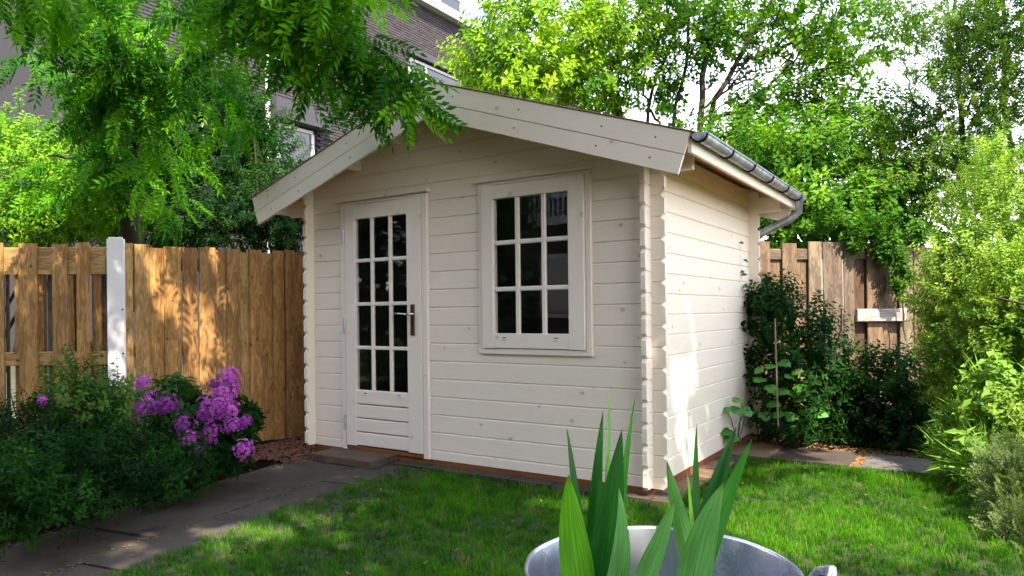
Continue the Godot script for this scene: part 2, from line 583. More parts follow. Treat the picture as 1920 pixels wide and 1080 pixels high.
func log_wall(shed: Node3D, called: String, xf: Transform3D, x0: float, x1: float, first: float, gable: bool, long_row: float, holes: Array, m: Material, flip := false) -> void:
	var y := first
	var row := 0
	while y < 2.42:
		var y0 := maxf(y, 0.003)
		var y1 := y + LOG_H
		y += LOG_H
		row += 1
		var top_at_end := 1.951
		if not gable:
			if y0 > top_at_end - 0.02:
				break
			y1 = minf(y1, top_at_end)
		var e := TIP
		if gable and y1 > long_row and y0 < long_row:
			e = TIP + 0.16
		var body := rect(x0 - e, y0, x1 + e, y1)
		var c := 0.021
		if e == TIP and y1 < 1.97:
			body = PackedVector2Array([Vector2(x0 - e + c, y0), Vector2(x1 + e - c, y0), Vector2(x1 + e, y0 + c), Vector2(x1 + e, y1 - c), Vector2(x1 + e - c, y1), Vector2(x0 - e + c, y1), Vector2(x0 - e, y1 - c), Vector2(x0 - e, y0 + c)])
		var pieces: Array = [body]
		if gable:
			var k := 1.0
			var pent := PackedVector2Array()
			for q in [[x0 - 0.35, -1.0], [x1 + 0.35, -1.0], [x1 + 0.35, 0.0], [(x0 + x1) / 2, 1.0], [x0 - 0.35, 0.0]]:
				var yy: float = -1.0 if q[1] < 0 else (2.443 - 0.052 - (PITCH * ((x1 - x0) / 2 + 0.35) if q[1] == 0.0 else 0.0))
				pent.append(Vector2(q[0], yy))
			var cut := []
			for p in pieces:
				cut.append_array(Geometry2D.intersect_polygons(p, pent))
			pieces = cut
		for h in holes:
			var left := []
			for p in pieces:
				left.append_array(Geometry2D.clip_polygons(p, h))
			pieces = left
		for p in pieces:
			if p.size() < 3:
				continue
			var st := begin()
			slab(st, p, -LOG_T, 0.0, y0 if row > 1 or first >= 0 else -INF, y1, 0.0066, Vector2(rng.randf() * 4, rng.randf() * 4))
			part(called, mesh_of(st), m, shed, xf)

func glazed(parent: Node3D, x0: float, x1: float, y0: float, y1: float, z: float, cols: int, rows: int, bw: float, bh: float) -> void:
	var cw := (x1 - x0 - bw * (cols - 1)) / cols
	var chh := (y1 - y0 - bh * (rows - 1)) / rows
	for c in cols:
		for r in rows:
			var a := Vector3(x0 + c * (cw + bw), y0 + r * (chh + bh), z)
			var b := BoxMesh.new()
			b.size = Vector3(cw + 0.006, chh + 0.006, 0.003)
			part("pane", b, M.glass, parent, Transform3D(Basis.IDENTITY, a + Vector3(cw / 2, chh / 2, 0)))
	for c in cols - 1:
		var bxx := x0 + (c + 1) * cw + c * bw
		box_part("glazing_bar", Vector3(bxx, y0, z - 0.010), Vector3(bxx + bw, y1, z + 0.013), M.trim, parent, 0.005)
	for r in rows - 1:
		var by := y0 + (r + 1) * chh + r * bh
		for c in cols:
			var xx := x0 + c * (cw + bw)
			box_part("glazing_bar", Vector3(xx + 0.001, by, z - 0.009), Vector3(xx + cw - 0.001, by + bh, z + 0.012), M.trim, parent, 0.005)

func screw(parent: Node3D, p: Vector3, r := 0.006) -> void:
	var c := CylinderMesh.new()
	c.top_radius = r
	c.bottom_radius = r
	c.height = 0.002
	c.radial_segments = 8
	c.rings = 1
	part("screw", c, M.steel, parent, Transform3D(Basis(Vector3.RIGHT, PI / 2), p))

func build_shed() -> void:
	var shed := thing("garden_shed", "white painted log shed with glazed door, nine-pane window and gabled roof on the lawn", "shed")
	rng.seed = 501
	var door_hole := rect(-2.398, -0.5, -1.595, 1.806)
	var win_hole := rect(-1.148, 0.748, -0.378, 1.802)
	log_wall(shed, "front_log", Transform3D.IDENTITY, -SHED_W, 0.0, -0.055, true, 1.80, [door_hole, win_hole], M.paint)
	log_wall(shed, "right_log", Transform3D(Basis(Vector3(0, 0, -1), Vector3(0, 1, 0), Vector3(1, 0, 0)), Vector3.ZERO), 0.0, SHED_D, 0.0034, false, 9, [], M.paint)
	log_wall(shed, "left_log", Transform3D(Basis(Vector3(0, 0, 1), Vector3(0, 1, 0), Vector3(-1, 0, 0)), Vector3(-SHED_W, 0, 0)), -SHED_D, 0.0, 0.0034, false, 9, [], M.paint)
	log_wall(shed, "back_log", Transform3D(Basis(Vector3(-1, 0, 0), Vector3(0, 1, 0), Vector3(0, 0, -1)), Vector3(0, 0, -SHED_D)), 0.0, SHED_W, -0.055, true, 1.80, [], M.paint)
	# plinth and floor
	var t := begin()
	bx(t, Vector3(-SHED_W + 0.004, -0.052, -0.03), Vector3(-0.004, 0.004, -0.006), 0.003)
	part("plinth", mesh_of(t), M.plinth, shed)
	for x in [-0.03, -SHED_W + 0.006]:
		t = begin()
		bx(t, Vector3(x, -0.052, -SHED_D + 0.01), Vector3(x + 0.024, 0.004, -0.032), 0.003)
		part("plinth", mesh_of(t), M.plinth, shed)
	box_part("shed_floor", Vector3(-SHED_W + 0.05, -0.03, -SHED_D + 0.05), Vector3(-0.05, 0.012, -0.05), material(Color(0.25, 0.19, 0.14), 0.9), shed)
	# added dark boards: the unlit look of the room put into colour
	var added_lining := material(Color(0.22, 0.16, 0.12), 0.9)
	box_part("added_lining", Vector3(-SHED_W + 0.04, 0.014, -SHED_D + 0.036), Vector3(-0.04, 2.0, -SHED_D + 0.046), added_lining, shed)
	box_part("added_lining", Vector3(-SHED_W + 0.034, 0.014, -SHED_D + 0.05), Vector3(-SHED_W + 0.044, 1.9, -0.05), added_lining, shed)
	box_part("added_lining", Vector3(-0.044, 0.014, -SHED_D + 0.05), Vector3(-0.034, 1.9, -0.05), added_lining, shed)
	box_part("ceiling", Vector3(-SHED_W + 0.05, 1.92, -SHED_D + 0.05), Vector3(-0.05, 1.93, -0.05), added_lining, shed)
	# door frame
	for x in [[-2.41, -2.368], [-1.636, -1.588]]:
		box_part("door_frame", Vector3(x[0], 0.004, -0.045), Vector3(x[1], 1.80, 0.018), M.trim, shed)
	box_part("door_frame", Vector3(-2.368, 1.783, -0.045), Vector3(-1.636, 1.803, 0.016), M.trim, shed)
	box_part("threshold", Vector3(-2.40, 0.002, -0.06), Vector3(-1.60, 0.03, 0.012), M.plinth, shed)
	box_part("drip_cap", Vector3(-2.43, 1.806, -0.002), Vector3(-1.565, 1.826, 0.045), M.trim, shed, 0.006)
	# door
	var z := 0.022
	var door := box_part("door", Vector3(-2.365, 0.036, -0.020), Vector3(-2.262, 1.780, z), M.trim, shed)
	box_part("stile", Vector3(-1.768, 0.036, -0.020), Vector3(-1.640, 1.780, z), M.trim, door)
	box_part("rail", Vector3(-2.262, 1.674, -0.019), Vector3(-1.768, 1.779, z - 0.0015), M.trim, door)
	var ys := [0.0365, 0.137, 0.237, 0.337, 0.445]
	for k in 4:
		box_part("bottom_board", Vector3(-2.262, ys[k] + 0.004, -0.016), Vector3(-1.768, ys[k + 1] - 0.004, z - 0.002), M.trim, door, 0.005)
	box_part("backing", Vector3(-2.262, 0.04, -0.0165), Vector3(-1.768, 0.44, -0.008), M.raw, door)
	glazed(door, -2.262, -1.768, 0.445, 1.674, 0.002, 3, 4, 0.029, 0.026)
	for x in [-2.17, -1.85]:
		box_part("vent_plug", Vector3(x - 0.018, 0.404, z - 0.002), Vector3(x + 0.018, 0.416, z + 0.004), M.trim, door, 0.004)
		box_part("vent_hole", Vector3(x - 0.013, 0.414, z - 0.002), Vector3(x + 0.013, 0.422, z + 0.0015), M.steel, door, 0.002)
	for y in [0.20, 0.90, 1.55]:
		var h := CylinderMesh.new()
		h.top_radius = 0.008
		h.bottom_radius = 0.008
		h.height = 0.11
		h.radial_segments = 8
		part("hinge", h, M.gutter, door, Transform3D(Basis.IDENTITY, Vector3(-2.369, y, 0.026)))
	var hp := box_part("handle", Vector3(-1.731, 0.838, z), Vector3(-1.696, 1.050, z + 0.008), M.brass, door, 0.006)
	var lev := begin(false)
	tube(lev, [Vector3(-1.713, 0.985, z), Vector3(-1.713, 0.985, z + 0.045), Vector3(-1.735, 0.982, z + 0.052), Vector3(-1.79, 0.988, z + 0.052), Vector3(-1.835, 0.990, z + 0.050)], [0.011, 0.0095, 0.0085, 0.007, 0.006], 10)
	part("lever", mesh_of(lev, true), M.chrome, door)
	hp.name = "lock_plate"
	box_part("keyhole", Vector3(-1.717, 0.908, z + 0.007), Vector3(-1.710, 0.926, z + 0.0105), M.steel, door, 0.002)
	# window
	for x in [[-1.163, -1.131], [-0.395, -0.360]]:
		box_part("window_frame", Vector3(x[0], 0.735, -0.045), Vector3(x[1], 1.806, 0.018), M.trim, shed)
	box_part("window_frame", Vector3(-1.131, 1.792, -0.045), Vector3(-0.395, 1.812, 0.015), M.trim, shed)
	box_part("window_sill", Vector3(-1.166, 0.726, -0.04), Vector3(-0.358, 0.762, 0.020), M.trim, shed)
	box_part("drip_cap", Vector3(-1.18, 1.812, -0.002), Vector3(-0.335, 1.831, 0.045), M.trim, shed, 0.006)
	var w := box_part("window", Vector3(-1.129, 0.764, -0.02), Vector3(-1.040, 1.788, 0.032), M.trim, shed)
	w.set_meta("label", "nine-pane white sash")
	box_part("stile", Vector3(-0.504, 0.764, -0.02), Vector3(-0.398, 1.788, 0.032), M.trim, w)
	box_part("rail", Vector3(-1.040, 1.702, -0.019), Vector3(-0.504, 1.787, 0.0305), M.trim, w)
	box_part("rail", Vector3(-1.040, 0.765, -0.019), Vector3(-0.504, 0.857, 0.0305), M.trim, w)
	glazed(w, -1.040, -0.504, 0.857, 1.702, 0.008, 3, 3, 0.030, 0.028)
	for x in [-0.96, -0.59]:
		box_part("vent_plug", Vector3(x - 0.018, 0.815, 0.030), Vector3(x + 0.018, 0.827, 0.036), M.trim, w, 0.004)
		box_part("vent_hole", Vector3(x - 0.013, 0.825, 0.030), Vector3(x + 0.013, 0.833, 0.033), M.steel, w, 0.002)
	for x in [-0.99, -0.62]:
		box_part("window_hinge", Vector3(x - 0.035, 1.789, 0.018), Vector3(x + 0.035, 1.806, 0.030), M.trim, w, 0.004)
	# roof: boards, purlins, felt, bargeboards
	var zf := 0.28
	var zb := -2.20
	for s in [-1.0, 1.0]:
		var L := 1.70
		var down := Vector3(s, -PITCH, 0).normalized()
		var nrm := Vector3(s * PITCH, 1, 0).normalized()
		var len3 := L * sqrt(1 + PITCH * PITCH)
		var n := 25
		var wd := (zf - 0.02 - zb - 0.02) / n
		for k in n:
			var st := begin()
			var zc := zb + 0.02 + (k + 0.5) * wd
			var c := Vector3(RIDGE_X, 2.443, zc) + down * (len3 / 2 + 0.004) - nrm * 0.021
			bar(st, Vector3(len3 - 0.012, 0.018, wd - 0.003), Transform3D(Basis(down, nrm, down.cross(nrm)), c), 0.002, Vector2(rng.randf() * 3, rng.randf() * 3))
			part("roof_board", mesh_of(st), M.raw, shed)
		var st2 := begin()
		var c2 := Vector3(RIDGE_X, 2.443, (zf + zb) / 2) + down * (len3 / 2 + 0.01) + nrm * 0.002
		bar(st2, Vector3(len3 + 0.03, 0.008, zf - zb + 0.012), Transform3D(Basis(down, nrm, down.cross(nrm)), c2), 0.002)
		part("roof_felt", mesh_of(st2), M.felt, shed)
		for q in [0.45, 0.86]:
			var px: float = RIDGE_X + s * q
			box_part("purlin", Vector3(px - 0.025, roof_y(px) - 0.135, zb + 0.03), Vector3(px + 0.025, roof_y(px) - 0.045, zf - 0.022), M.paint, shed, 0.004)
		for fz in [[zf - 0.018, zf], [zb, zb + 0.018]]:
			for k in 2:
				var o0 := 0.004 + k * 0.113
				var o1 := 0.113 if k == 0 else 0.215
				var e0 := Vector2(RIDGE_X, 2.443 - o0 / nrm.y)
				var e1 := Vector2(RIDGE_X, 2.443 - o1 / nrm.y)
				var a := Vector2(RIDGE_X, 2.443) + Vector2(down.x, down.y) * len3 - Vector2(nrm.x, nrm.y) * o0
				var b := Vector2(RIDGE_X, 2.443) + Vector2(down.x, down.y) * len3 - Vector2(nrm.x, nrm.y) * o1
				var st3 := begin()
				slab(st3, PackedVector2Array([e0 + Vector2(s * 0.001, 0), a, b, e1 + Vector2(s * 0.001, 0)]), fz[0], fz[1], -INF, INF, 0.003, Vector2(rng.randf() * 3, rng.randf() * 3))
				part("bargeboard", mesh_of(st3), M.paint, shed)
		for q in [0.25, 0.75, 1.3, 1.62]:
			for k in 2:
				var at: Vector3 = Vector3(RIDGE_X, 2.443, zf) + down * q - nrm * (0.06 + k * 0.105)
				screw(shed, at, 0.005)
		# eaves fascia along the side
		var ex: float = RIDGE_X + s * (L - 0.012)
		box_part("eaves_board", Vector3(ex - 0.01, roof_y(ex) - 0.105, zb + 0.02), Vector3(ex + 0.01, roof_y(ex) - 0.034, zf - 0.02), M.paint, shed)
	# gutter with brackets
	var g := begin()
	var gx := 0.366
	var gy := 1.862
	var gr := 0.036
	for k in 12:
		var a0 := PI + PI * k / 12.0
		var a1 := PI + PI * (k + 1) / 12.0
		for rr in [gr, gr - 0.002]:
			var p0 := Vector3(gx + rr * cos(a0), gy + rr * sin(a0), zf + 0.004)
			var p1 := Vector3(gx + rr * cos(a1), gy + rr * sin(a1), zf + 0.004)
			var dz := Vector3(0, 0, zb - zf)
			quad(g, p0, p1, p1 + dz, p0 + dz)
		tri(g, Vector3(gx, gy, zf - 0.001), Vector3(gx + gr * cos(a0), gy + gr * sin(a0), zf - 0.001), Vector3(gx + gr * cos(a1), gy + gr * sin(a1), zf - 0.001))
	var gut := part("gutter", mesh_of(g), M.gutter, shed)
	part("rim", tube_mesh([Vector3(gx + gr, gy + 0.002, zf + 0.004), Vector3(gx + gr, gy + 0.002, zb)], [0.007, 0.007], 8), M.gutter, gut)
	for k in 6:
		var bz := 0.255 - k * 0.46
		var pts := []
		for i in 9:
			var a := PI * 0.98 + PI * 1.04 * i / 8.0
			pts.append(Vector3(gx + (gr + 0.004) * cos(a), gy + (gr + 0.004) * sin(a), bz))
		pts.append(Vector3(gx + gr + 0.004, gy + 0.012, bz))
		part("bracket", tube_mesh(pts, taper(9, 0.006, 0.006), 6), M.steel, gut)
	part("downpipe", tube_mesh(bend([Vector3(gx, gy - 0.03, -2.13), Vector3(gx, gy - 0.11, -2.13), Vector3(gx - 0.05, gy - 0.16, -2.14), Vector3(0.10, 1.62, -2.19), Vector3(0.0, 1.57, -2.21), Vector3(-0.03, 1.45, -2.21), Vector3(-0.03, -0.03, -2.21)], 24, 0.0), taper(24, 0.030, 0.030), 10), M.gutter, shed)

# ---------------------------------------------------------------- fences
func plank(called: String, parent: Node3D, t0: float, t1: float, y0: float, y1: float, z0: float, z1: float, m: Material) -> void:
	box_part(called, Vector3(t0, y0, z0), Vector3(t1, y1, z1), m, parent, 0.004)

func fence_base(called: String, label: String, A: Vector2, B: Vector2) -> Node3D:
	var d := (B - A).normalized()
	return thing(called, label, "fence", Vector3(A.x, -0.06, A.y), "", atan2(-d.y, d.x))

func build_fences() -> void:
	rng.seed = 77
	var f := fence_base("wooden_fence", "honey coloured fence panel with open gaps between planks, beside the white post", Vector2(-4.400, 1.420), Vector2(-3.760, 0.950))
	for q in [[-0.359, -0.206], [-0.174, 0.013], [0.123, 0.251], [0.358, 0.464], [0.527, 0.618]]:
		plank("plank", f, q[0], q[1], 0.03, 1.59 + rng.randf_range(-0.012, 0.008), -0.007, 0.012, M.fence[rng.randi() % 3])
	for y in [[1.36, 1.56], [0.70, 0.80], [0.12, 0.22]]:
		plank("rail", f, -0.417, 0.723, y[0], y[1], -0.031, -0.009, M.fence[0])
	for q in [[-0.156, -0.117], [0.067, 0.124], [0.223, 0.27], [0.448, 0.487], [0.621, 0.682]]:
		plank("plank", f, q[0], q[1], 0.03, 1.50, -0.0445, -0.0325, M.fence[1 + rng.randi() % 3])
	for q in [[-0.451, -0.365], [-0.23, -0.176], [-0.082, -0.013], [-0.004, 0.02], [0.078, 0.135], [0.223, 0.283], [0.291, 0.374], [0.448, 0.509], [0.517, 0.547], [0.606, 0.66], [0.668, 0.735]]:
		plank("back_plank", f, q[0], q[1], 0.02, 1.50 + rng.randf_range(-0.05, 0.02), -0.062, -0.046, M.old[rng.randi() % 4])
	for k in 24:
		plank("plank", f, -0.42 - k * 0.155, -0.285 - k * 0.155, 0.03, 1.59 + rng.randf_range(-0.012, 0.008), -0.007, 0.012, M.fence[rng.randi() % 3])
	f = fence_base("wooden_fence", "closed honey coloured plank fence between the white post and the shed", Vector2(-3.750, 0.870), Vector2(-3.280, -0.330))
	for q in [[-0.017, 0.044, 0], [0.053, 0.151, 0], [0.134, 0.268, 1], [0.253, 0.372, 0], [0.38, 0.491, 0], [0.501, 0.625, 0], [0.604, 0.725, 1], [0.706, 0.812, 0], [0.795, 0.902, 1], [0.881, 0.981, 0], [0.96, 1.086, 1], [1.069, 1.16, 0], [1.139, 1.192, 1], [1.171, 1.255, 0], [1.238, 1.378, 1]]:
		var back: bool = q[2] > 0
		plank("plank", f, q[0], q[1], 0.02, 1.585 + rng.randf_range(-0.012, 0.010) - (0.02 if back else 0.0), -0.025 if back else -0.008, -0.0085 if back else 0.012, M.fence[rng.randi() % 4])
	for y in [[1.40, 1.50], [0.75, 0.85], [0.12, 0.22]]:
		plank("rail", f, 0.02, 1.335, y[0], y[1], -0.062, -0.026, M.fence[3])
	f = fence_base("wooden_fence", "dark narrow gap fence panel running back along the left wall of the shed", Vector2(-3.20, -0.58), Vector2(-3.02, -2.4))
	var t := 0.0
	while t < 1.9:
		var wd := rng.randf_range(0.11, 0.15)
		plank("plank", f, t, t + wd - 0.006, 0.02, 1.55 + rng.randf_range(-0.02, 0.01), -0.008, 0.012, M.fence[rng.randi() % 4])
		t += wd
	plank("rail", f, 0, 1.9, 1.36, 1.46, -0.05, -0.009, M.fence[3])
	var p := thing("fence_post", "white concrete post standing between the two honey coloured fence panels", "fence post", Vector3(-3.765, -0.06, 0.935))
	p.rotation.y = 1.05
	var st := begin()
	bx(st, Vector3(-0.058, 0, -0.05), Vector3(0.058, 1.615, 0.05), 0.012)
	part("shaft", mesh_of(st), M.post, p)
	st = begin()
	bx(st, Vector3(-0.046, 1.6155, -0.04), Vector3(0.046, 1.628, 0.04), 0.008)
	part("cap", mesh_of(st), M.post, p)
	for y in [0.78, 1.1]:
		screw(p, Vector3(0.04, y, 0.051), 0.007)
	f = fence_base("weathered_fence", "greyish brown weathered plank fence behind the shed and the shrubs", Vector2(-0.170, -3.200), Vector2(1.130, -4.300))
	for q in [[-0.683, -0.533, 0], [-0.539, -0.353, 1], [-0.37, -0.192, 0], [-0.209, -0.037, 1], [-0.054, 0.068, 0], [0.045, 0.213, 1], [0.191, 0.335, 0], [0.313, 0.477, 1], [0.455, 0.589, 0], [0.598, 0.802, 0], [0.811, 0.917, 0], [0.895, 1.078, 1], [1.05, 1.26, 0], [1.238, 1.411, 1], [1.389, 1.529, 0], [1.537, 1.664, 0], [1.641, 1.828, 1], [1.8, 1.988, 0], [1.965, 2.142, 1], [2.114, 2.321, 0], [2.298, 2.518, 1], [2.49, 2.729, 0], [2.7, 2.988, 1], [2.941, 3.262, 0]]:
		var back: bool = q[2] > 0
		plank("plank", f, q[0], q[1], 0.0, 1.68 + rng.randf_range(-0.03, 0.015) - (0.03 if back else 0.0), -0.05 if back else -0.008, -0.03 if back else 0.012, M.old[(2 + rng.randi() % 2) if back or q[0] < 0.435 else rng.randi() % 3])
	for y in [[1.52, 1.62], [0.30, 0.40]]:
		plank("rail", f, -0.686, 3.205, y[0], y[1], -0.029, -0.0085, M.old[1])
	var r := box_part("cross_rail", Vector3(0.920, 0.920, 0.013), Vector3(1.425, 1.043, 0.055), M.silver, f, 0.008)
	r.set_meta("label", "silver grey cross rail")

# ---------------------------------------------------------------- ground
func pave(parent: Node3D, called: String, poly: PackedVector2Array, y0: float, y1: float, m: Material) -> void:
	var st := begin()
	var xf := Transform3D(Basis(Vector3(1, 0, 0), Vector3(0, 0, 1), Vector3(0, -1, 0)), Vector3.ZERO)
	# slab lies in x-y there; turn it so that its thickness is up
	var p2 := PackedVector2Array()
	for p in poly:
		p2.append(p)
	slab(st, p2, -y1, -y0)
	part(called, mesh_of(st), m, parent, xf)

func sheet(called: String, label: String, poly: PackedVector2Array, y: float, m: Material) -> void:
	var st := begin()
	var idx := Geometry2D.triangulate_polygon(poly)
	for k in range(0, idx.size(), 3):
		tri(st, Vector3(poly[idx[k]].x, y, poly[idx[k]].y), Vector3(poly[idx[k + 1]].x, y, poly[idx[k + 1]].y), Vector3(poly[idx[k + 2]].x, y, poly[idx[k + 2]].y))
	var o := MeshInstance3D.new()
	o.name = numbered(called)
	o.mesh = mesh_of(st)
	o.material_override = m
	o.set_meta("kind", "structure")
	o.set_meta("label", label)
	o.set_meta("category", "ground")
	add_child(o)

func lawn_poly() -> PackedVector2Array:
	return PackedVector2Array([Vector2(-1.72, 0.10), Vector2(0.14, 0.14), Vector2(0.16, -1.34), Vector2(1.52, -1.34), Vector2(1.60, -0.6), Vector2(1.66, 0.3), Vector2(1.9, 1.6), Vector2(2.2, 4.6), Vector2(-1.1, 4.6), Vector2(-1.40, 2.2), Vector2(-1.58, 1.2)])

func build_ground() -> void:
	sheet("ground", "bare ground under and beyond the garden", rect(-150, -150, 150, 150), -0.075, M.turf)
	sheet("flower_bed", "dark soil of the bed between path and left fence", PackedVector2Array([Vector2(-6.5, 5), Vector2(-1.6, 5), Vector2(-2.3, 2.2), Vector2(-2.75, 0.1), Vector2(-2.75, -2.4), Vector2(-6.5, -2.4)]), -0.066, M.soil)
	sheet("back_bed", "dark soil under the shrubs behind and right of the lawn", PackedVector2Array([Vector2(-0.1, -1.8), Vector2(1.5, -1.8), Vector2(1.58, 5), Vector2(6, 5), Vector2(6, -6), Vector2(-0.5, -4.5)]), -0.064, M.soil)
	sheet("lawn", "lawn earth under the grass in front of the shed", lawn_poly(), -0.052, M.turf)
	rng.seed = 91
	var path := structure("garden_path", "grey concrete slab path beside the flower bed")
	# slabs along the path, from the shed towards the viewer
	var a := Vector2(-2.66, -0.35)
	var dirv := Vector2(0.17, 1).normalized()
	var acr := Vector2(dirv.y, -dirv.x)
	var zz := 0.0
	for k in 7:
		var L := 0.78
		for c in 2:
			var w0 := 0.0 if c == 0 else 0.56
			var w1 := 0.552 if c == 0 else 1.08
			var o := a + dirv * (zz + (0.36 if c == 1 else 0.0) + rng.randf_range(-0.004, 0.004))
			var poly := PackedVector2Array([o + acr * w0, o + acr * w1, o + acr * w1 + dirv * (L - 0.012), o + acr * w0 + dirv * (L - 0.012)])
			pave(path, "paving_slab", poly, -0.09, -0.046 + rng.randf_range(-0.005, 0.004), M.path[rng.randi() % 3])
		zz += L
	var strip := structure("paved_edge", "narrow paved edge round the foot of the shed")
	var x := -1.84
	while x < 0.1:
		var L := rng.randf_range(0.28, 0.34)
		pave(strip, "paving_slab", rect(x, -0.10, minf(x + L - 0.008, 0.125), 0.105), -0.08, -0.032 + rng.randf_range(-0.004, 0.003), M.path[rng.randi() % 3])
		x += L
	var z := 0.07
	while z > -1.32:
		var L := rng.randf_range(0.26, 0.32)
		pave(strip, "paving_slab", rect(-0.09, maxf(z - L + 0.008, -1.33), 0.145, z - 0.036 if z > 0 else z), -0.08, -0.036 + rng.randf_range(-0.004, 0.003), M.sand if rng.randf() < 0.7 else M.path[0])
		z -= L
	var back := structure("back_path", "row of grey slabs along the back of the lawn")
	for q in [[-0.12, 0.30, 1], [0.315, 0.80, 0], [0.875, 1.26, 2], [1.33, 1.78, 2]]:
		pave(back, "paving_slab", rect(q[0], -1.84, q[1], -1.345), -0.08, -0.034 + rng.randf_range(-0.004, 0.004), M.slate if q[2] == 2 else (M.sand if q[2] == 1 else M.path[0]))
	var step := thing("door_step", "thick grey concrete slab laid as a step before the shed door", "step")
	var st := begin()
	bx(st, Vector3(-2.47, -0.05, -0.12), Vector3(-1.89, 0.004, 0.27), 0.006)
	part("slab", mesh_of(st), M.step, step)

func build_grass() -> void:
	rng.seed = 92
	var poly := lawn_poly()
	var meshes := [tuft_mesh(1, 11, 0.038, 0.022, 0.0012), tuft_mesh(2, 11, 0.030, 0.022, 0.0014), tuft_mesh(3, 9, 0.055, 0.03, 0.0012)]
	rng.seed = 93
	var nz := FastNoiseLite.new()
	nz.seed = 4
	nz.frequency = 1.1
	var where := [[], [], []]
	var tints := [[], [], []]
	for i in 44000:
		var p := Vector2(rng.randf_range(-1.85, 2.1), rng.randf_range(-1.42, 4.2))
		var fuzz := p + Vector2(rng.randfn(), rng.randfn()) * 0.02
		if not Geometry2D.is_point_in_polygon(fuzz, poly):
			continue
		var n := nz.get_noise_2d(p.x, p.y)
		var n2 := nz.get_noise_2d(p.x * 4 + 50, p.y * 4)
		var k := 0 if rng.randf() < 0.55 else (1 if rng.randf() < 0.8 else 2)
		var s := rng.randf_range(0.7, 1.15) * (1.0 + n * 0.35)
		where[k].append(Transform3D(Basis(Vector3.UP, rng.randf() * TAU).scaled(Vector3(s, s, s)), Vector3(p.x, -0.054, p.y)))
		var c := Color(0.010, 0.080, 0.003).lerp(Color(0.108, 0.315, 0.008), clampf(0.45 + n * 0.5 + n2 * 0.5 + rng.randfn() * 0.2, 0, 1))
		if rng.randf() < 0.03:
			c = Color(0.26, 0.22, 0.10)
		tints[k].append(c)
	var w := []
	var o := Node3D.new()
	o.name = "lawn_grass"
	o.set_meta("kind", "stuff")
	o.set_meta("label", "short mown green grass growing on the lawn")
	o.set_meta("category", "grass")
	add_child(o)
	for k in 3:
		mass("grass", meshes[k], M.grass, where[k], tints[k], o)
	# fallen scraps of leaf on lawn, path and slabs
	var st := begin()
	leaf(st, Vector3.ZERO, Vector3(1, 0, 0), Vector3.UP, 0.035, 0.016, 0.3, -0.3)
	var lm := mesh_of(st)
	var wh := []
	var ti := []
	for i in 260:
		var p := Vector3(rng.randf_range(-2.6, 1.6), -0.03, rng.randf_range(-1.9, 3.2))
		if p.x < 0.12 and p.z < 0.05:
			continue
		p.y = -0.018 if Geometry2D.is_point_in_polygon(Vector2(p.x, p.z), poly) else -0.036
		wh.append(Transform3D(Basis(Vector3.UP, rng.randf() * TAU).scaled(Vector3.ONE * rng.randf_range(0.3, 1.0)), p))
		ti.append(Color(0.36, 0.28, 0.16).lerp(Color(0.16, 0.09, 0.04), rng.randf()))
	mass("fallen_leaves", lm, M.leaf, wh, ti, null, "dry brown scraps of leaf scattered over lawn and slabs", "fallen leaves")
	# bark mulch left of the door
	st = begin()
	bar(st, Vector3(0.035, 0.006, 0.014))
	var chip := mesh_of(st)
	wh = []
	ti = []
	for i in 2600:
		var p := Vector3(rng.randf_range(-3.3, -2.42), -0.055 + rng.randf() * 0.012, rng.randf_range(-0.5, 0.75))
		if p.x > -2.80 and p.z > 0.34 + rng.randf() * 0.1:
			continue
		wh.append(Transform3D(Basis.from_euler(Vector3(rng.randf_range(-0.4, 0.4), rng.randf() * TAU, rng.randf_range(-0.4, 0.4))).scaled(Vector3.ONE * rng.randf_range(0.5, 1.2)), p))
		ti.append(Color(0.17, 0.065, 0.030).lerp(Color(0.07, 0.03, 0.018), rng.randf()))
	for i in 1500:
		var p := Vector3(rng.randf_range(0.0, 1.15), -0.055 + rng.randf() * 0.012, rng.randf_range(-2.2, -1.82))
		if i % 4 == 0:
			p = Vector3([0.838, 1.295][i / 4 % 2] + rng.randf_range(-0.035, 0.035), -0.045, rng.randf_range(-1.84, -1.35))
		wh.append(Transform3D(Basis.from_euler(Vector3(rng.randf_range(-0.4, 0.4), rng.randf() * TAU, rng.randf_range(-0.4, 0.4))).scaled(Vector3.ONE * rng.randf_range(0.5, 1.1)), p))
		ti.append(Color(0.24, 0.13, 0.055).lerp(Color(0.09, 0.055, 0.03), rng.randf()))
	for i in 2200:
		var t := rng.randf_range(0.0, 4.2)
		var e: float = [0.0, 0.556, 1.085][i % 3] + rng.randfn() * 0.022
		var p := Vector3(-2.66 + 0.1676 * t + 0.986 * e, -0.045, -0.35 + 0.986 * t - 0.1676 * e)
		if i % 3 == 0 and rng.randf() < 0.4:
			p.x += absf(rng.randfn()) * 0.1
		wh.append(Transform3D(Basis.from_euler(Vector3(0, rng.randf() * TAU, rng.randf_range(-0.3, 0.3))).scaled(Vector3.ONE * rng.randf_range(0.12, 0.5)), p))
		ti.append(Color(0.16, 0.12, 0.07).lerp(Color(0.05, 0.07, 0.02), rng.randf()))
	mass("bark_mulch", chip, M.bark_chip, wh, ti, null, "reddish bark chips beside the door step and along the slabs", "mulch")

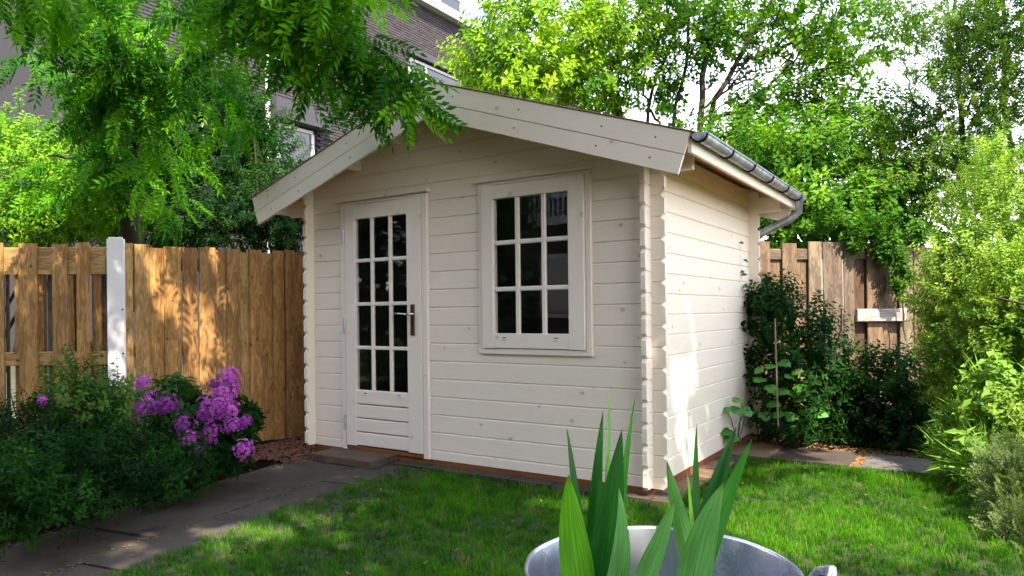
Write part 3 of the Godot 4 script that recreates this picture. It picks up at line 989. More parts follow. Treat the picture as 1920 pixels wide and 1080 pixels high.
# ---------------------------------------------------------------- tub and irises
func iris_leaf(parent: Node3D, b: Vector3, t: Vector3, w: float, face: float, belly: Vector3, m: Material) -> void:
	var st := begin(false)
	var n := 16
	var prev := []
	var twist := rng.randf_range(-0.7, 0.9)
	var across := Vector3(cos(0.5765), 0, -sin(0.5765)) * rng.randf_range(-0.035, 0.035)
	var mid := (b + t) / 2 + belly + across + Vector3(0, rng.randf_range(0.0, 0.03), rng.randf_range(-0.02, 0.02))
	for i in n + 1:
		var u := i / float(n)
		var p := b * (1 - u) * (1 - u) + mid * 2 * u * (1 - u) + t * u * u
		var tan := ((mid - b) * (1 - u) + (t - mid) * u).normalized()
		var side := Vector3(cos(face + u * twist), 0, -sin(face + u * twist))
		side = (side - tan * side.dot(tan)).normalized()
		var nor := side.cross(tan)
		var ww := w * 0.5 * (0.55 + 0.45 * smoothstep(0.0, 0.55, u)) * pow(maxf(0.0, 1.0 - pow(u, 3.0)), 0.95)
		var row := [p - side * ww, p - side * ww * 0.48 + nor * ww * 0.17, p + nor * ww * 0.40, p + side * ww * 0.48 + nor * ww * 0.17, p + side * ww]
		if i > 0:
			for k in 4:
				var u0 := (i - 1) / float(n)
				quad(st, prev[k], prev[k + 1], row[k + 1], row[k], Vector2(u0, k * 0.25), Vector2(u0, (k + 1) * 0.25), Vector2(u, (k + 1) * 0.25), Vector2(u, k * 0.25))
		prev = row
	part("leaf", mesh_of(st, true), m, parent)

func build_tub() -> void:
	var c := Vector3(0.902, -0.05, 2.207)
	var tub := thing("zinc_tub", "round galvanised zinc tub holding the irises on the lawn", "tub", c)
	var H := 0.462
	var R := 0.300
	var st := begin(false)
	var prof := [Vector2(0.0, 0.0), Vector2(0.235, 0.0), Vector2(0.24, 0.008), Vector2(0.26, 0.15), Vector2(0.266, 0.158), Vector2(0.266, 0.172), Vector2(0.262, 0.18), Vector2(R - 0.004, H - 0.05), Vector2(R, H - 0.007), Vector2(R + 0.004, H - 0.004), Vector2(R + 0.004, H + 0.002), Vector2(R - 0.001, H + 0.003), Vector2(R - 0.004, H - 0.005), Vector2(R - 0.010, H - 0.05), Vector2(0.252, 0.16), Vector2(0.245, 0.10)]
	var n := 144
	for i in prof.size() - 1:
		for k in n:
			var a0 := TAU * k / n
			var a1 := TAU * (k + 1) / n
			var p: Vector2 = prof[i]
			var q: Vector2 = prof[i + 1]
			var w0 := 1.0 + 0.003 * sin(a0 * 9.0) + 0.0012 * sin(a0 * 15.0 + 1.0)
			var w1 := 1.0 + 0.003 * sin(a1 * 9.0) + 0.0012 * sin(a1 * 15.0 + 1.0)
			quad(st, Vector3(p.x * w0 * cos(a0), p.y, p.x * w0 * sin(a0)), Vector3(q.x * w0 * cos(a0), q.y, q.x * w0 * sin(a0)), Vector3(q.x * w1 * cos(a1), q.y, q.x * w1 * sin(a1)), Vector3(p.x * w1 * cos(a1), p.y, p.x * w1 * sin(a1)))
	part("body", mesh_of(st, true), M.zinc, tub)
	# soil
	st = begin()
	for k in 40:
		var a0 := TAU * k / 40
		var a1 := TAU * (k + 1) / 40
		tri(st, Vector3(0, 0.235, 0), Vector3(0.258 * cos(a0), 0.225, 0.258 * sin(a0)), Vector3(0.258 * cos(a1), 0.225, 0.258 * sin(a1)))
	part("soil", mesh_of(st), M.soil, tub)
	# two lug handles, turned so that one shows at the right
	for s in [0.0, 2.3]:
		var a: float = -0.40 + s
		var o := Vector3(cos(a), 0, sin(a))
		var sd := Vector3(-sin(a), 0, cos(a))
		var hb := o * (R + 0.012)
		var pts := bend([hb + sd * 0.052 + Vector3(0, H - 0.06, 0), hb + sd * 0.05 + o * 0.035 + Vector3(0, H - 0.01, 0), hb + o * 0.05 + Vector3(0, H + 0.012, 0), hb - sd * 0.05 + o * 0.035 + Vector3(0, H - 0.01, 0), hb - sd * 0.052 + Vector3(0, H - 0.06, 0)], 16, 0.0)
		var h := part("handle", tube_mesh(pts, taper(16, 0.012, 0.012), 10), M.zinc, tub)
		for k in [-1.0, 1.0]:
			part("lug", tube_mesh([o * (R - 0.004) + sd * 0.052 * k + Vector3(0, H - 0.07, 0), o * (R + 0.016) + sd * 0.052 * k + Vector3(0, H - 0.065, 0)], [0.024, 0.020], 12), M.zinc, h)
	# rivets and small hooks on the inside
	for q in [3.60, 5.62]:
		var o := Vector3(cos(q), 0, sin(q))
		var p := o * (R - 0.022) + Vector3(0, H - 0.095, 0)
		part("hook", tube_mesh(bend([p + o * 0.012, p, p + Vector3(0, 0.018, 0) - o * 0.014, p + Vector3(0, 0.024, 0), p + o * 0.010 + Vector3(0, 0.014, 0)], 12, 0.0), taper(12, 0.0035, 0.003), 6), M.steel, tub)
	var ir := thing("iris_plant", "left clump of upright sword-shaped iris leaves in the zinc tub", "iris", c + Vector3(-0.09, 0.225, 0.03), "iris clumps in the tub")
	var ir2 := thing("iris_plant", "right clump of upright sword-shaped iris leaves in the zinc tub", "iris", c + Vector3(0.07, 0.225, -0.03), "iris clumps in the tub")
	var face := 0.5765
	rng.seed = 707
	var rows := [[0, Vector3(0.758, 0.218, 2.294), Vector3(0.698, 0.722, 2.262), 0.038, 0.70, Vector3(0.000, 0.000, 0.000), 1],
		[0, Vector3(0.777, 0.222, 2.305), Vector3(0.787, 0.650, 2.418), 0.084, 0.15, Vector3(-0.020, 0.000, 0.000), 3],
		[0, Vector3(0.745, 0.189, 2.231), Vector3(0.761, 0.755, 2.196), 0.046, 0.20, Vector3(-0.015, 0.000, 0.000), 1],
		[0, Vector3(0.737, 0.170, 2.188), Vector3(0.748, 0.812, 2.134), 0.025, 0.50, Vector3(0.005, 0.000, 0.000), 2],
		[0, Vector3(0.778, 0.232, 2.328), Vector3(0.856, 0.732, 2.302), 0.079, -0.20, Vector3(0.012, 0.000, 0.000), 1],
		[0, Vector3(0.816, 0.245, 2.352), Vector3(0.883, 0.627, 2.380), 0.074, 0.20, Vector3(0.020, 0.000, 0.000), 2],
		[0, Vector3(0.792, 0.179, 2.177), Vector3(0.810, 0.788, 2.117), 0.038, 0.40, Vector3(-0.010, 0.000, 0.000), 0],
		[0, Vector3(0.852, 0.259, 2.376), Vector3(0.994, 0.613, 2.355), 0.064, 0.10, Vector3(-0.010, 0.000, 0.000), 2],
		[0, Vector3(0.802, 0.202, 2.242), Vector3(0.778, 0.656, 2.209), 0.038, 0.60, Vector3(0.020, 0.000, 0.000), 3],
		[1, Vector3(1.000, 0.205, 2.113), Vector3(0.922, 0.656, 2.211), 0.053, 0.35, Vector3(-0.020, 0.000, 0.000), 2],
		[1, Vector3(0.958, 0.177, 2.069), Vector3(0.933, 0.714, 2.037), 0.036, 0.90, Vector3(0.012, 0.000, 0.000), 1],
		[1, Vector3(0.943, 0.210, 2.174), Vector3(1.036, 0.718, 2.065), 0.059, 0.10, Vector3(-0.020, 0.000, 0.000), 1],
		[1, Vector3(0.938, 0.220, 2.201), Vector3(1.088, 0.707, 2.127), 0.056, 0.15, Vector3(-0.020, 0.000, 0.000), 0],
		[1, Vector3(0.981, 0.253, 2.269), Vector3(1.064, 0.634, 2.262), 0.081, 0.05, Vector3(0.000, 0.000, 0.000), 2],
		[1, Vector3(0.941, 0.180, 2.103), Vector3(0.919, 0.607, 2.070), 0.033, 0.70, Vector3(0.010, 0.000, 0.000), 3]]
	for q in rows:
		var pl: Node3D = ir if q[0] == 0 else ir2
		iris_leaf(pl, q[1] - pl.position, q[2] - pl.position, q[3], face + q[4], q[5], M.iris[q[6]])

# ---------------------------------------------------------------- houses
func house_window(h: Node3D, x: float, z0: float, z1: float, y0: float, y1: float, mull: Array) -> void:
	# in a wall that faces +x
	var f := box_part("window", Vector3(x - 0.05, y0, z0), Vector3(x + 0.02, y0 + 0.09, z1), M.house_white, h, 0.006)
	box_part("frame", Vector3(x - 0.05, y1 - 0.09, z0), Vector3(x + 0.018, y1, z1), M.house_white, f, 0.006)
	var xs := [z0]
	xs.append_array(mull)
	xs.append(z1)
	for i in xs.size():
		var zc: float = xs[i]
		box_part("frame", Vector3(x - 0.05, y0 + 0.091, zc - 0.05), Vector3(x + 0.016, y1 - 0.091, zc + 0.05), M.house_white, f, 0.006)
	for i in xs.size() - 1:
		box_part("pane", Vector3(x - 0.035, y0 + 0.08, minf(xs[i], xs[i + 1]) + 0.04), Vector3(x - 0.025, y1 - 0.08, maxf(xs[i], xs[i + 1]) - 0.04), M.house_glass, f, 0.001)

func build_houses() -> void:
	rng.seed = 300
	var X := -13.0
	var h := thing("brick_house", "dark brown brick house with white windows behind the garden trees", "house")
	box_part("wall", Vector3(X - 9, -0.06, -24), Vector3(X - 0.07, 10.7, -3.6), M.mortar, h)
	var openings := [[-15.7, -12.9, 7.2, 9.0], [-9.2, -7.9, 4.2, 6.35], [-11.0, -9.6, 4.2, 5.7], [-9.4, -7.8, 7.2, 9.0], [-7.3, -6.0, 7.2, 9.0], [-20.5, -17.8, 7.2, 9.0], [-7.2, -5.8, 4.2, 6.2]]
	var st := begin()
	bx(st, Vector3(-0.035, -0.031, -0.103), Vector3(0.035, 0.031, 0.103), 0.004, Vector2.ZERO)
	var bm := mesh_of(st)
	var wh := []
	var ti := []
	var y := 3.0
	var row := 0
	while y < 10.7:
		var z := -22.0 + (row % 2) * 0.11
		while z < -3.7:
			var skip := false
			for o in openings:
				if z > o[0] - 0.1 and z < o[1] + 0.1 and y > o[2] and y < o[3]:
					skip = true
			if not skip:
				wh.append(Transform3D(Basis.IDENTITY, Vector3(X - 0.04 + rng.randf_range(-0.004, 0.004), y, z)))
				ti.append(Color(0.028, 0.023, 0.028).lerp(Color(0.050, 0.040, 0.046), rng.randf()))
			z += 0.222
		y += 0.078
		row += 1
	mass("bricks", bm, M.brick, wh, ti, h)
	house_window(h, X - 0.02, -15.6, -13.0, 7.3, 8.9, [-13.75])
	house_window(h, X - 0.02, -9.1, -8.0, 4.3, 5.8, [])
	house_window(h, X - 0.02, -10.9, -9.7, 4.3, 5.6, [])
	house_window(h, X - 0.02, -9.3, -7.9, 7.3, 8.9, [-8.5])
	house_window(h, X - 0.02, -7.2, -6.1, 7.3, 8.9, [])
	house_window(h, X - 0.02, -20.4, -17.9, 7.3, 8.9, [-18.7])
	house_window(h, X - 0.02, -7.1, -5.9, 4.3, 6.1, [])
	box_part("lintel", Vector3(X - 0.05, 8.95, -15.75), Vector3(X + 0.14, 9.17, -12.85), M.house_dark, h)
	box_part("awning_box", Vector3(X - 0.05, 5.85, -9.45), Vector3(X + 0.30, 6.33, -7.7), M.house_dark, h)
	part("drainpipe", tube_mesh([Vector3(X + 0.08, 0, -7.62), Vector3(X + 0.08, 10.6, -7.62)], [0.055, 0.055], 10), M.house_white, h)
	box_part("roof_edge", Vector3(X - 0.6, 10.7, -24.2), Vector3(X + 0.25, 10.98, -3.4), M.house_white, h)
	box_part("flat_roof", Vector3(X - 9, 10.705, -24), Vector3(X - 0.61, 10.9, -3.5), M.house_dark, h)
	box_part("dormer", Vector3(X - 5, 10.9, -21), Vector3(X - 0.7, 12.3, -6), M.cladding, h)
	for q in [[-19.5, -18.2], [-16.6, -15.3], [-13.6, -12.4], [-10.5, -9.2]]:
		house_window(h, X - 0.66, q[1] * 1.0 - 1.2, q[1], 11.1, 12.1, [])
	# the blue grey clad house at the left
	var o := Vector3(-17.584, 3.236, -4.149)
	var g := thing("clad_house", "blue grey house wall clad in level boards behind the left tree", "house", Vector3(o.x - 1.0, -0.06, o.z), "", 0.80)
	box_part("wall", Vector3(-5, 0, -6), Vector3(4, 8.5, -0.05), M.house_dark, g)
	for k in 30:
		st = begin()
		bar(st, Vector3(9, 0.30, 0.03), Transform3D(Basis(Vector3.RIGHT, -0.07), Vector3(-0.5, 0.2 + k * 0.277, 0.0)), 0.004)
		part("board", mesh_of(st), M.cladding, g)
	box_part("roof_edge", Vector3(-5.2, 8.5, -6.2), Vector3(4.2, 8.75, 0.3), M.house_white, g)
	# the house behind the viewer, which the shed's panes mirror
	var b := thing("terrace_house", "brick house behind the lawn with a white balcony rail, mirrored in the shed window", "house", Vector3(-2.0, -0.06, 10.5), "", 0.25)
	box_part("wall", Vector3(-9, 0, 0), Vector3(9, 7.6, 6), material(Color(0.20, 0.15, 0.14), 0.9), b)
	box_part("roof", Vector3(-9.3, 7.605, -0.4), Vector3(9.3, 7.9, 6.2), M.house_dark, b)
	for x in [-6.0, -2.6, 0.8, 4.2]:
		for yy in [0.9, 3.9]:
			var w := box_part("window", Vector3(x, yy, -0.03), Vector3(x + 1.7, yy + 1.6, -0.002), M.house_white, b)
			box_part("pane", Vector3(x + 0.1, yy + 0.1, -0.036), Vector3(x + 1.6, yy + 1.5, -0.0305), M.house_glass, w, 0.001)
	box_part("balcony", Vector3(-5, 3.0, -1.4), Vector3(3, 3.18, -0.002), M.house_white, b)
	for k in 54:
		box_part("baluster", Vector3(-4.98 + k * 0.15, 3.181, -1.38), Vector3(-4.94 + k * 0.15, 4.05, -1.34), M.house_white, b, 0.004)
	box_part("balcony_rail", Vector3(-5, 4.051, -1.4), Vector3(3, 4.12, -1.32), M.house_white, b)

# ---------------------------------------------------------------- trees and shrubs
func lit_gap(p: Vector3) -> bool:
	# true where leaves may grow: sprays are left out along sun rays to keep chosen spots lit
	for q in gaps:
		var d: Vector3 = p - q[0]
		var along := d.dot(SUN.normalized())
		if along > 0 and (d - SUN.normalized() * along).length() < q[1] + 0.16:
			return false
	return true

var gaps := [[Vector3(-1.369, -0.020, 1.839), 0.15], [Vector3(-1.315, -0.020, 1.630), 0.19], [Vector3(-1.222, -0.020, 1.431), 0.20], [Vector3(-1.180, -0.020, 1.197), 0.14], [Vector3(-1.274, -0.020, 2.092), 0.10], [Vector3(-1.105, -0.020, 1.917), 0.12], [Vector3(-1.456, -0.020, 2.144), 0.10], [Vector3(-0.165, -0.020, 0.365), 0.10], [Vector3(0.163, -0.020, 0.229), 0.13], [Vector3(0.640, -0.020, 0.318), 0.20], [Vector3(0.832, -0.020, 0.343), 0.26], [Vector3(0.942, -0.020, -0.120), 0.28], [Vector3(1.089, -0.020, -0.563), 0.26], [Vector3(1.276, -0.020, -0.805), 0.26], [Vector3(1.135, -0.020, 0.161), 0.30], [Vector3(1.353, -0.020, -0.061), 0.26], [Vector3(1.496, -0.020, -0.449), 0.15], [Vector3(0.787, -0.020, -0.808), 0.16], [Vector3(0.983, -0.020, -1.081), 0.14], [Vector3(1.262, -0.020, -1.086), 0.10], [Vector3(1.531, -0.020, 0.249), 0.20], [Vector3(0.993, -0.020, 0.648), 0.20], [Vector3(1.263, -0.020, 0.485), 0.20], [Vector3(0.425, -0.020, 0.187), 0.10], [Vector3(1.441, -0.020, 0.376), 0.20], [Vector3(0.000, 0.945, -0.599), 0.10], [Vector3(0.000, 0.725, -0.661), 0.07], [Vector3(0.000, 0.495, -0.603), 0.10], [Vector3(0.000, 0.254, -0.655), 0.10], [Vector3(-0.000, 0.136, -0.364), 0.06], [Vector3(-1.248, 1.219, 0.000), 0.00], [Vector3(-0.160, 0.817, 0.000), 0.05], [Vector3(-0.097, 0.638, 0.000), 0.06], [Vector3(-0.264, 0.938, 0.000), 0.02], [Vector3(-3.613, 1.040, 0.520), 0.06], [Vector3(-3.550, 0.580, 0.359), 0.07], [Vector3(-3.439, 0.434, 0.076), 0.08], [Vector3(-3.393, 0.774, -0.042), 0.05], [Vector3(-4.055, 1.273, 1.368), 0.07], [Vector3(-3.876, 1.351, 1.132), 0.05], [Vector3(-3.672, 0.889, 1.000), 0.06], [Vector3(-1.178, 2.416, 0.809), 0.12], [Vector3(-1.082, 2.152, 0.747), 0.08], [Vector3(-3.706, 2.837, 0.902), 0.50], [Vector3(-3.034, 2.983, 0.823), 0.30], [Vector3(0.813, 0.548, 2.258), 0.12], [Vector3(0.995, 0.545, 2.140), 0.12], [Vector3(0.764, 0.608, 2.290), 0.08], [Vector3(0.803, 0.307, 1.907), 0.12]]

func build_trees() -> void:
	var fronds := [frond_mesh(31), frond_mesh(32), frond_mesh(33)]
	var bright_a := Color(0.018, 0.110, 0.005)
	var bright_b := Color(0.190, 0.500, 0.012)
	# the feathery tree on the left, its trunk behind the fence
	var t := thing("feathery_tree", "tall tree with hanging feathery leaves leaning over the fence and the shed roof", "tree", Vector3(-5.550, -0.060, 0.750))
	var o: Vector3 = t.position
	limb("trunk", [Vector3.ZERO, Vector3(-4.787, 1.148, 0.293) - o, Vector3(-4.708, 2.216, 0.361) - o, Vector3(-4.478, 2.986, 0.450) - o, Vector3(-4.025, 4.112, 0.633) - o], 0.10, 0.06, M.bark, t, 16, 0.012, 10)
	limb("branch", [Vector3(-4.691, 2.355, 0.350) - o, Vector3(-3.533, 2.822, 0.552) - o, Vector3(-2.322, 2.820, 0.719) - o, Vector3(-1.422, 2.575, 0.848) - o, Vector3(-1.057, 2.210, 0.731) - o], 0.05, 0.008, M.bark, t, 14, 0.02)
	limb("branch", [Vector3(-4.487, 2.851, 0.456) - o, Vector3(-3.376, 3.145, 0.688) - o, Vector3(-2.210, 2.939, 0.884) - o, Vector3(-1.418, 2.555, 1.085) - o], 0.045, 0.008, M.bark, t, 14, 0.02)
	limb("branch", [Vector3(-4.580, 2.699, 0.397) - o, Vector3(-4.697, 2.989, 0.592) - o, Vector3(-4.960, 3.083, 0.763) - o, Vector3(-5.001, 2.886, 1.029) - o], 0.035, 0.006, M.bark, t, 10, 0.02)
	limb("branch", [Vector3(-4.469, 3.121, 0.444) - o, Vector3(-3.659, 3.218, 1.110) - o, Vector3(-3.260, 3.052, 1.567) - o], 0.04, 0.01, M.bark, t, 10, 0.02)
	limb("branch", [Vector3(-4.693, 2.169, 0.351) - o, Vector3(-5.092, 2.381, 0.492) - o, Vector3(-5.559, 2.456, 0.676) - o], 0.03, 0.006, M.bark, t, 10, 0.02)
	var leaves := [[Vector3(-1.179, 2.299, 0.810), Vector3(0.117, 0.064, 0.117), 16], [Vector3(-1.045, 2.166, 0.723), Vector3(0.064, 0.035, 0.064), 7], [Vector3(-1.292, 2.234, 0.860), Vector3(0.088, 0.059, 0.088), 9], [Vector3(-1.344, 2.483, 0.917), Vector3(0.132, 0.117, 0.132), 47], [Vector3(-1.461, 2.618, 1.113), Vector3(0.228, 0.143, 0.228), 65], [Vector3(-1.591, 2.689, 1.317), Vector3(0.250, 0.139, 0.250), 70], [Vector3(-1.365, 2.893, 0.931), Vector3(0.234, 0.132, 0.234), 57], [Vector3(-1.530, 2.933, 1.157), Vector3(0.314, 0.114, 0.314), 70], [Vector3(-2.142, 2.763, 1.079), Vector3(0.189, 0.158, 0.189), 37], [Vector3(-1.198, 2.364, 0.822), Vector3(0.082, 0.053, 0.082), 12], [Vector3(-1.481, 2.415, 0.947), Vector3(0.104, 0.074, 0.104), 16], [Vector3(-1.644, 2.494, 0.993), Vector3(0.090, 0.075, 0.090), 10], [Vector3(-1.113, 2.260, 0.767), Vector3(0.059, 0.035, 0.059), 6], [Vector3(-1.952, 2.634, 0.836), Vector3(0.161, 0.129, 0.161), 32], [Vector3(-1.882, 2.439, 0.671), Vector3(0.099, 0.099, 0.099), 15], [Vector3(-3.033, 3.089, 0.822), Vector3(0.441, 0.221, 0.441), 63], [Vector3(-3.641, 2.824, 0.860), Vector3(0.312, 0.390, 0.312), 175], [Vector3(-3.723, 3.099, 1.152), Vector3(0.300, 0.188, 0.300), 87], [Vector3(-3.274, 2.694, 0.503), Vector3(0.239, 0.398, 0.239), 45], [Vector3(-3.831, 2.282, 0.507), Vector3(0.252, 0.294, 0.252), 31], [Vector3(-3.163, 2.947, 1.742), Vector3(0.315, 0.095, 0.315), 87], [Vector3(-4.588, 2.465, 0.522), Vector3(0.315, 0.405, 0.315), 146], [Vector3(-4.634, 3.007, 1.029), Vector3(0.210, 0.105, 0.210), 18], [Vector3(-2.375, 3.037, 0.991), Vector3(0.429, 0.132, 0.429), 38], [Vector3(-4.923, 2.168, 0.620), Vector3(0.366, 0.275, 0.366), 101], [Vector3(-4.216, 1.920, 0.280), Vector3(0.225, 0.180, 0.225), 15], [Vector3(-4.078, 2.692, 0.906), Vector3(0.203, 0.243, 0.203), 87], [Vector3(-2.990, 2.425, 0.437), Vector3(0.156, 0.195, 0.156), 15]]
	for q in leaves:
		q[0] -= o
	crown("leaves", fronds, M.leaf, leaves, -1, bright_a, bright_b, 41, t, 1.15, 0.55)
	var ye := thing("added_hedge", "added unseen dark evergreen hedge that darkens reflections in the shed door", "hedge", Vector3(-9.0, -0.06, 5.6))  # out of view, added to darken what the door panes mirror
	for k in 4:
		limb("stem", [Vector3(k * 1.6 - 2.4, 0, 0), Vector3(k * 1.6 - 2.3, 2.4, 0.1), Vector3(k * 1.6 - 2.4, 4.2, 0)], 0.05, 0.015, M.bark, ye, 8, 0.03)
	var yes := []
	for k in 7:
		yes.append([Vector3(k * 1.0 - 3.0, 1.3, 0.25 * k), Vector3(0.9, 1.5, 0.7), 420])
		yes.append([Vector3(k * 1.0 - 3.0, 3.4, 0.25 * k), Vector3(0.9, 1.5, 0.7), 420])
	crown("leaves", [twig_mesh(55, 22, 0.36, 0.09, 0.05)], M.leaf, yes, 1, Color(0.012, 0.05, 0.010), Color(0.03, 0.09, 0.014), 49, ye, 1.0, 0.5)
	# ivy-clad dark shrubs behind the left fence
	var small := [twig_mesh(51, 18, 0.22, 0.05, 0.028), twig_mesh(52, 18, 0.22, 0.05, 0.026)]
	var d := thing("dark_shrub", "dense dark green shrub behind the fence between the feathery tree and the shed", "shrub", Vector3(-4.600, -0.060, -2.200))
	var ev := [[Vector3(-5.298, 2.953, -1.283), Vector3(0.267, 0.356, 0.267), 150], [Vector3(-5.783, 2.471, -0.490), Vector3(0.338, 0.394, 0.338), 160], [Vector3(-5.681, 3.521, -1.392), Vector3(0.369, 0.246, 0.369), 120], [Vector3(-5.659, 3.221, -1.168), Vector3(0.720, 0.420, 0.720), 260], [Vector3(-5.870, 2.960, -0.911), Vector3(0.415, 0.474, 0.415), 160], [Vector3(-5.513, 2.739, -1.263), Vector3(0.840, 0.720, 0.840), 420], [Vector3(-5.179, 1.944, -0.764), Vector3(0.833, 0.278, 0.833), 300], [Vector3(-4.620, 1.992, -1.127), Vector3(0.389, 0.333, 0.389), 220], [Vector3(-5.483, 2.596, -1.520), Vector3(0.369, 0.308, 0.369), 90], [Vector3(-5.831, 2.410, -0.818), Vector3(0.468, 0.585, 0.468), 180], [Vector3(-4.309, 1.866, -1.210), Vector3(0.219, 0.219, 0.219), 90], [Vector3(-5.407, 1.816, -0.377), Vector3(0.486, 0.162, 0.486), 140]]
	for k in 4:
		limb("stem", [Vector3(0.15 * k - 0.2, 0, 0.1 * k), Vector3(-5.148, 1.991, -1.262) - d.position + Vector3(k * 0.3 - 0.5, -0.2 * k, 0), Vector3(-5.335, 2.929, -1.140) - d.position + Vector3(k * 0.4 - 0.8, 0.2, 0)], 0.03, 0.008, M.bark, d, 8, 0.04)
	for q in ev:
		q[0] -= d.position
	crown("leaves", small, M.leaf, ev, 1, Color(0.008, 0.034, 0.006), Color(0.034, 0.110, 0.016), 42, d, 1.0, 0.5)
	var e := thing("light_shrub", "bright yellow green shrub behind the open fence panel", "shrub", Vector3(-6.600, -0.060, 0.900))
	var lv := [[Vector3(-5.891, 2.374, 0.534), Vector3(0.553, 0.402, 0.553), 300], [Vector3(-5.369, 1.952, 0.314), Vector3(0.495, 0.248, 0.495), 220], [Vector3(-5.726, 1.834, 0.784), Vector3(0.384, 0.240, 0.384), 200], [Vector3(-5.471, 1.794, 0.499), Vector3(0.585, 0.146, 0.585), 220], [Vector3(-6.369, 2.730, 0.606), Vector3(0.311, 0.311, 0.311), 100], [Vector3(-5.649, 2.534, 0.018), Vector3(0.315, 0.315, 0.315), 100]]
	for q in lv:
		q[0] -= e.position
	for k in 3:
		limb("stem", [Vector3(0.2 * k - 0.2, 0, 0), Vector3(-5.619, 1.856, 0.477) - e.position + Vector3(k * 0.3 - 0.3, 0, 0), Vector3(-5.653, 2.649, 0.499) - e.position + Vector3(k * 0.4 - 0.4, 0, 0)], 0.025, 0.008, M.bark, e, 8, 0.04)
	crown("leaves", small, M.leaf, lv, 1, Color(0.070, 0.220, 0.010), Color(0.260, 0.460, 0.025), 43, e, 0.9, 0.5)

	# the light green broad-leaved tree behind the roof
	var broad := [twig_mesh(61, 15, 0.36, 0.10, 0.050), twig_mesh(62, 15, 0.36, 0.095, 0.050)]
	var m := thing("broadleaf_tree", "yellow green broad-leaved tree rising behind the shed roof ridge", "tree", Vector3(-3.600, -0.060, -6.200))
	limb("trunk", [Vector3.ZERO, Vector3(-2.202, 2.699, -4.608) - m.position, Vector3(-2.361, 3.849, -4.505) - m.position, Vector3(-2.692, 4.799, -4.290) - m.position], 0.09, 0.03, M.bark, m, 12, 0.02)
	limb("branch", [Vector3(-2.307, 3.578, -4.540) - m.position, Vector3(-2.716, 3.990, -4.035) - m.position, Vector3(-3.323, 3.995, -3.402) - m.position], 0.04, 0.01, M.bark, m, 10, 0.02)
	limb("branch", [Vector3(-2.360, 3.984, -4.505) - m.position, Vector3(-2.128, 4.521, -4.656) - m.position, Vector3(-1.897, 5.058, -4.806) - m.position], 0.04, 0.01, M.bark, m, 10, 0.02)
	var mv := [[Vector3(-3.268, 3.897, -3.319), Vector3(0.478, 0.351, 0.478), 130], [Vector3(-2.729, 4.336, -3.669), Vector3(0.765, 0.414, 0.765), 240], [Vector3(-2.844, 3.668, -3.475), Vector3(0.693, 0.252, 0.693), 150], [Vector3(-2.328, 4.117, -4.288), Vector3(0.594, 0.594, 0.594), 210], [Vector3(-2.069, 4.791, -4.694), Vector3(0.743, 0.338, 0.743), 150], [Vector3(-2.407, 3.596, -3.997), Vector3(0.516, 0.258, 0.516), 90], [Vector3(-3.264, 4.591, -3.679), Vector3(0.396, 0.264, 0.396), 40], [Vector3(-2.095, 4.391, -4.916), Vector3(0.345, 0.345, 0.345), 40]]
	for q in mv:
		q[0] -= m.position
	crown("leaves", broad, M.leaf, mv, 1, Color(0.040, 0.150, 0.006), Color(0.300, 0.480, 0.022), 44, m, 0.85, 0.45)
	# the many-stemmed tree to its right
	var b := thing("many_stemmed_tree", "tree with several dark forking stems and thin foliage against the white sky", "tree", Vector3(-1.600, -0.060, -5.600))
	for q in [[[Vector3(-1.453, 1.136, -5.095), Vector3(-1.405, 3.229, -5.126), Vector3(-1.329, 4.105, -5.176), Vector3(-1.172, 5.049, -5.277)], 0.055, 0.030, "stem"],
		[[Vector3(-1.396, 1.135, -5.132), Vector3(-1.320, 3.261, -5.182), Vector3(-1.046, 4.034, -5.360), Vector3(-0.700, 4.705, -5.584), Vector3(-0.536, 5.310, -5.691)], 0.055, 0.020, "stem"],
		[[Vector3(-1.046, 4.034, -5.360), Vector3(-0.602, 4.264, -5.648), Vector3(-0.063, 4.460, -5.999)], 0.030, 0.010, "branch"],
		[[Vector3(-1.290, 3.362, -5.201), Vector3(-0.828, 3.753, -5.740), Vector3(-0.185, 4.490, -6.158)], 0.032, 0.010, "branch"],
		[[Vector3(-1.721, 1.142, -5.159), Vector3(-1.746, 3.351, -5.143), Vector3(-1.577, 4.108, -5.253), Vector3(-1.603, 5.006, -5.236)], 0.032, 0.020, "stem"],
		[[Vector3(-2.033, 1.837, -4.957), Vector3(-2.029, 3.493, -4.959), Vector3(-1.807, 4.318, -5.104), Vector3(-1.452, 5.073, -5.334)], 0.030, 0.015, "stem"],
		[[Vector3(-1.874, 3.353, -5.060), Vector3(-2.071, 3.908, -4.932), Vector3(-1.922, 4.389, -5.029)], 0.020, 0.008, "branch"],
		[[Vector3(-1.317, 3.565, -5.184), Vector3(-0.835, 3.898, -5.258), Vector3(-0.370, 3.990, -5.441)], 0.018, 0.006, "branch"],
		[[Vector3(-1.212, 2.686, -5.252), Vector3(-0.732, 3.105, -5.325), Vector3(0.048, 3.622, -5.832)], 0.030, 0.008, "branch"]]:
		var pts := []
		for p in q[0]:
			pts.append(p - b.position)
		limb(q[3], pts, q[1], q[2], M.bark, b, 14, 0.03)
	rng.seed = 640
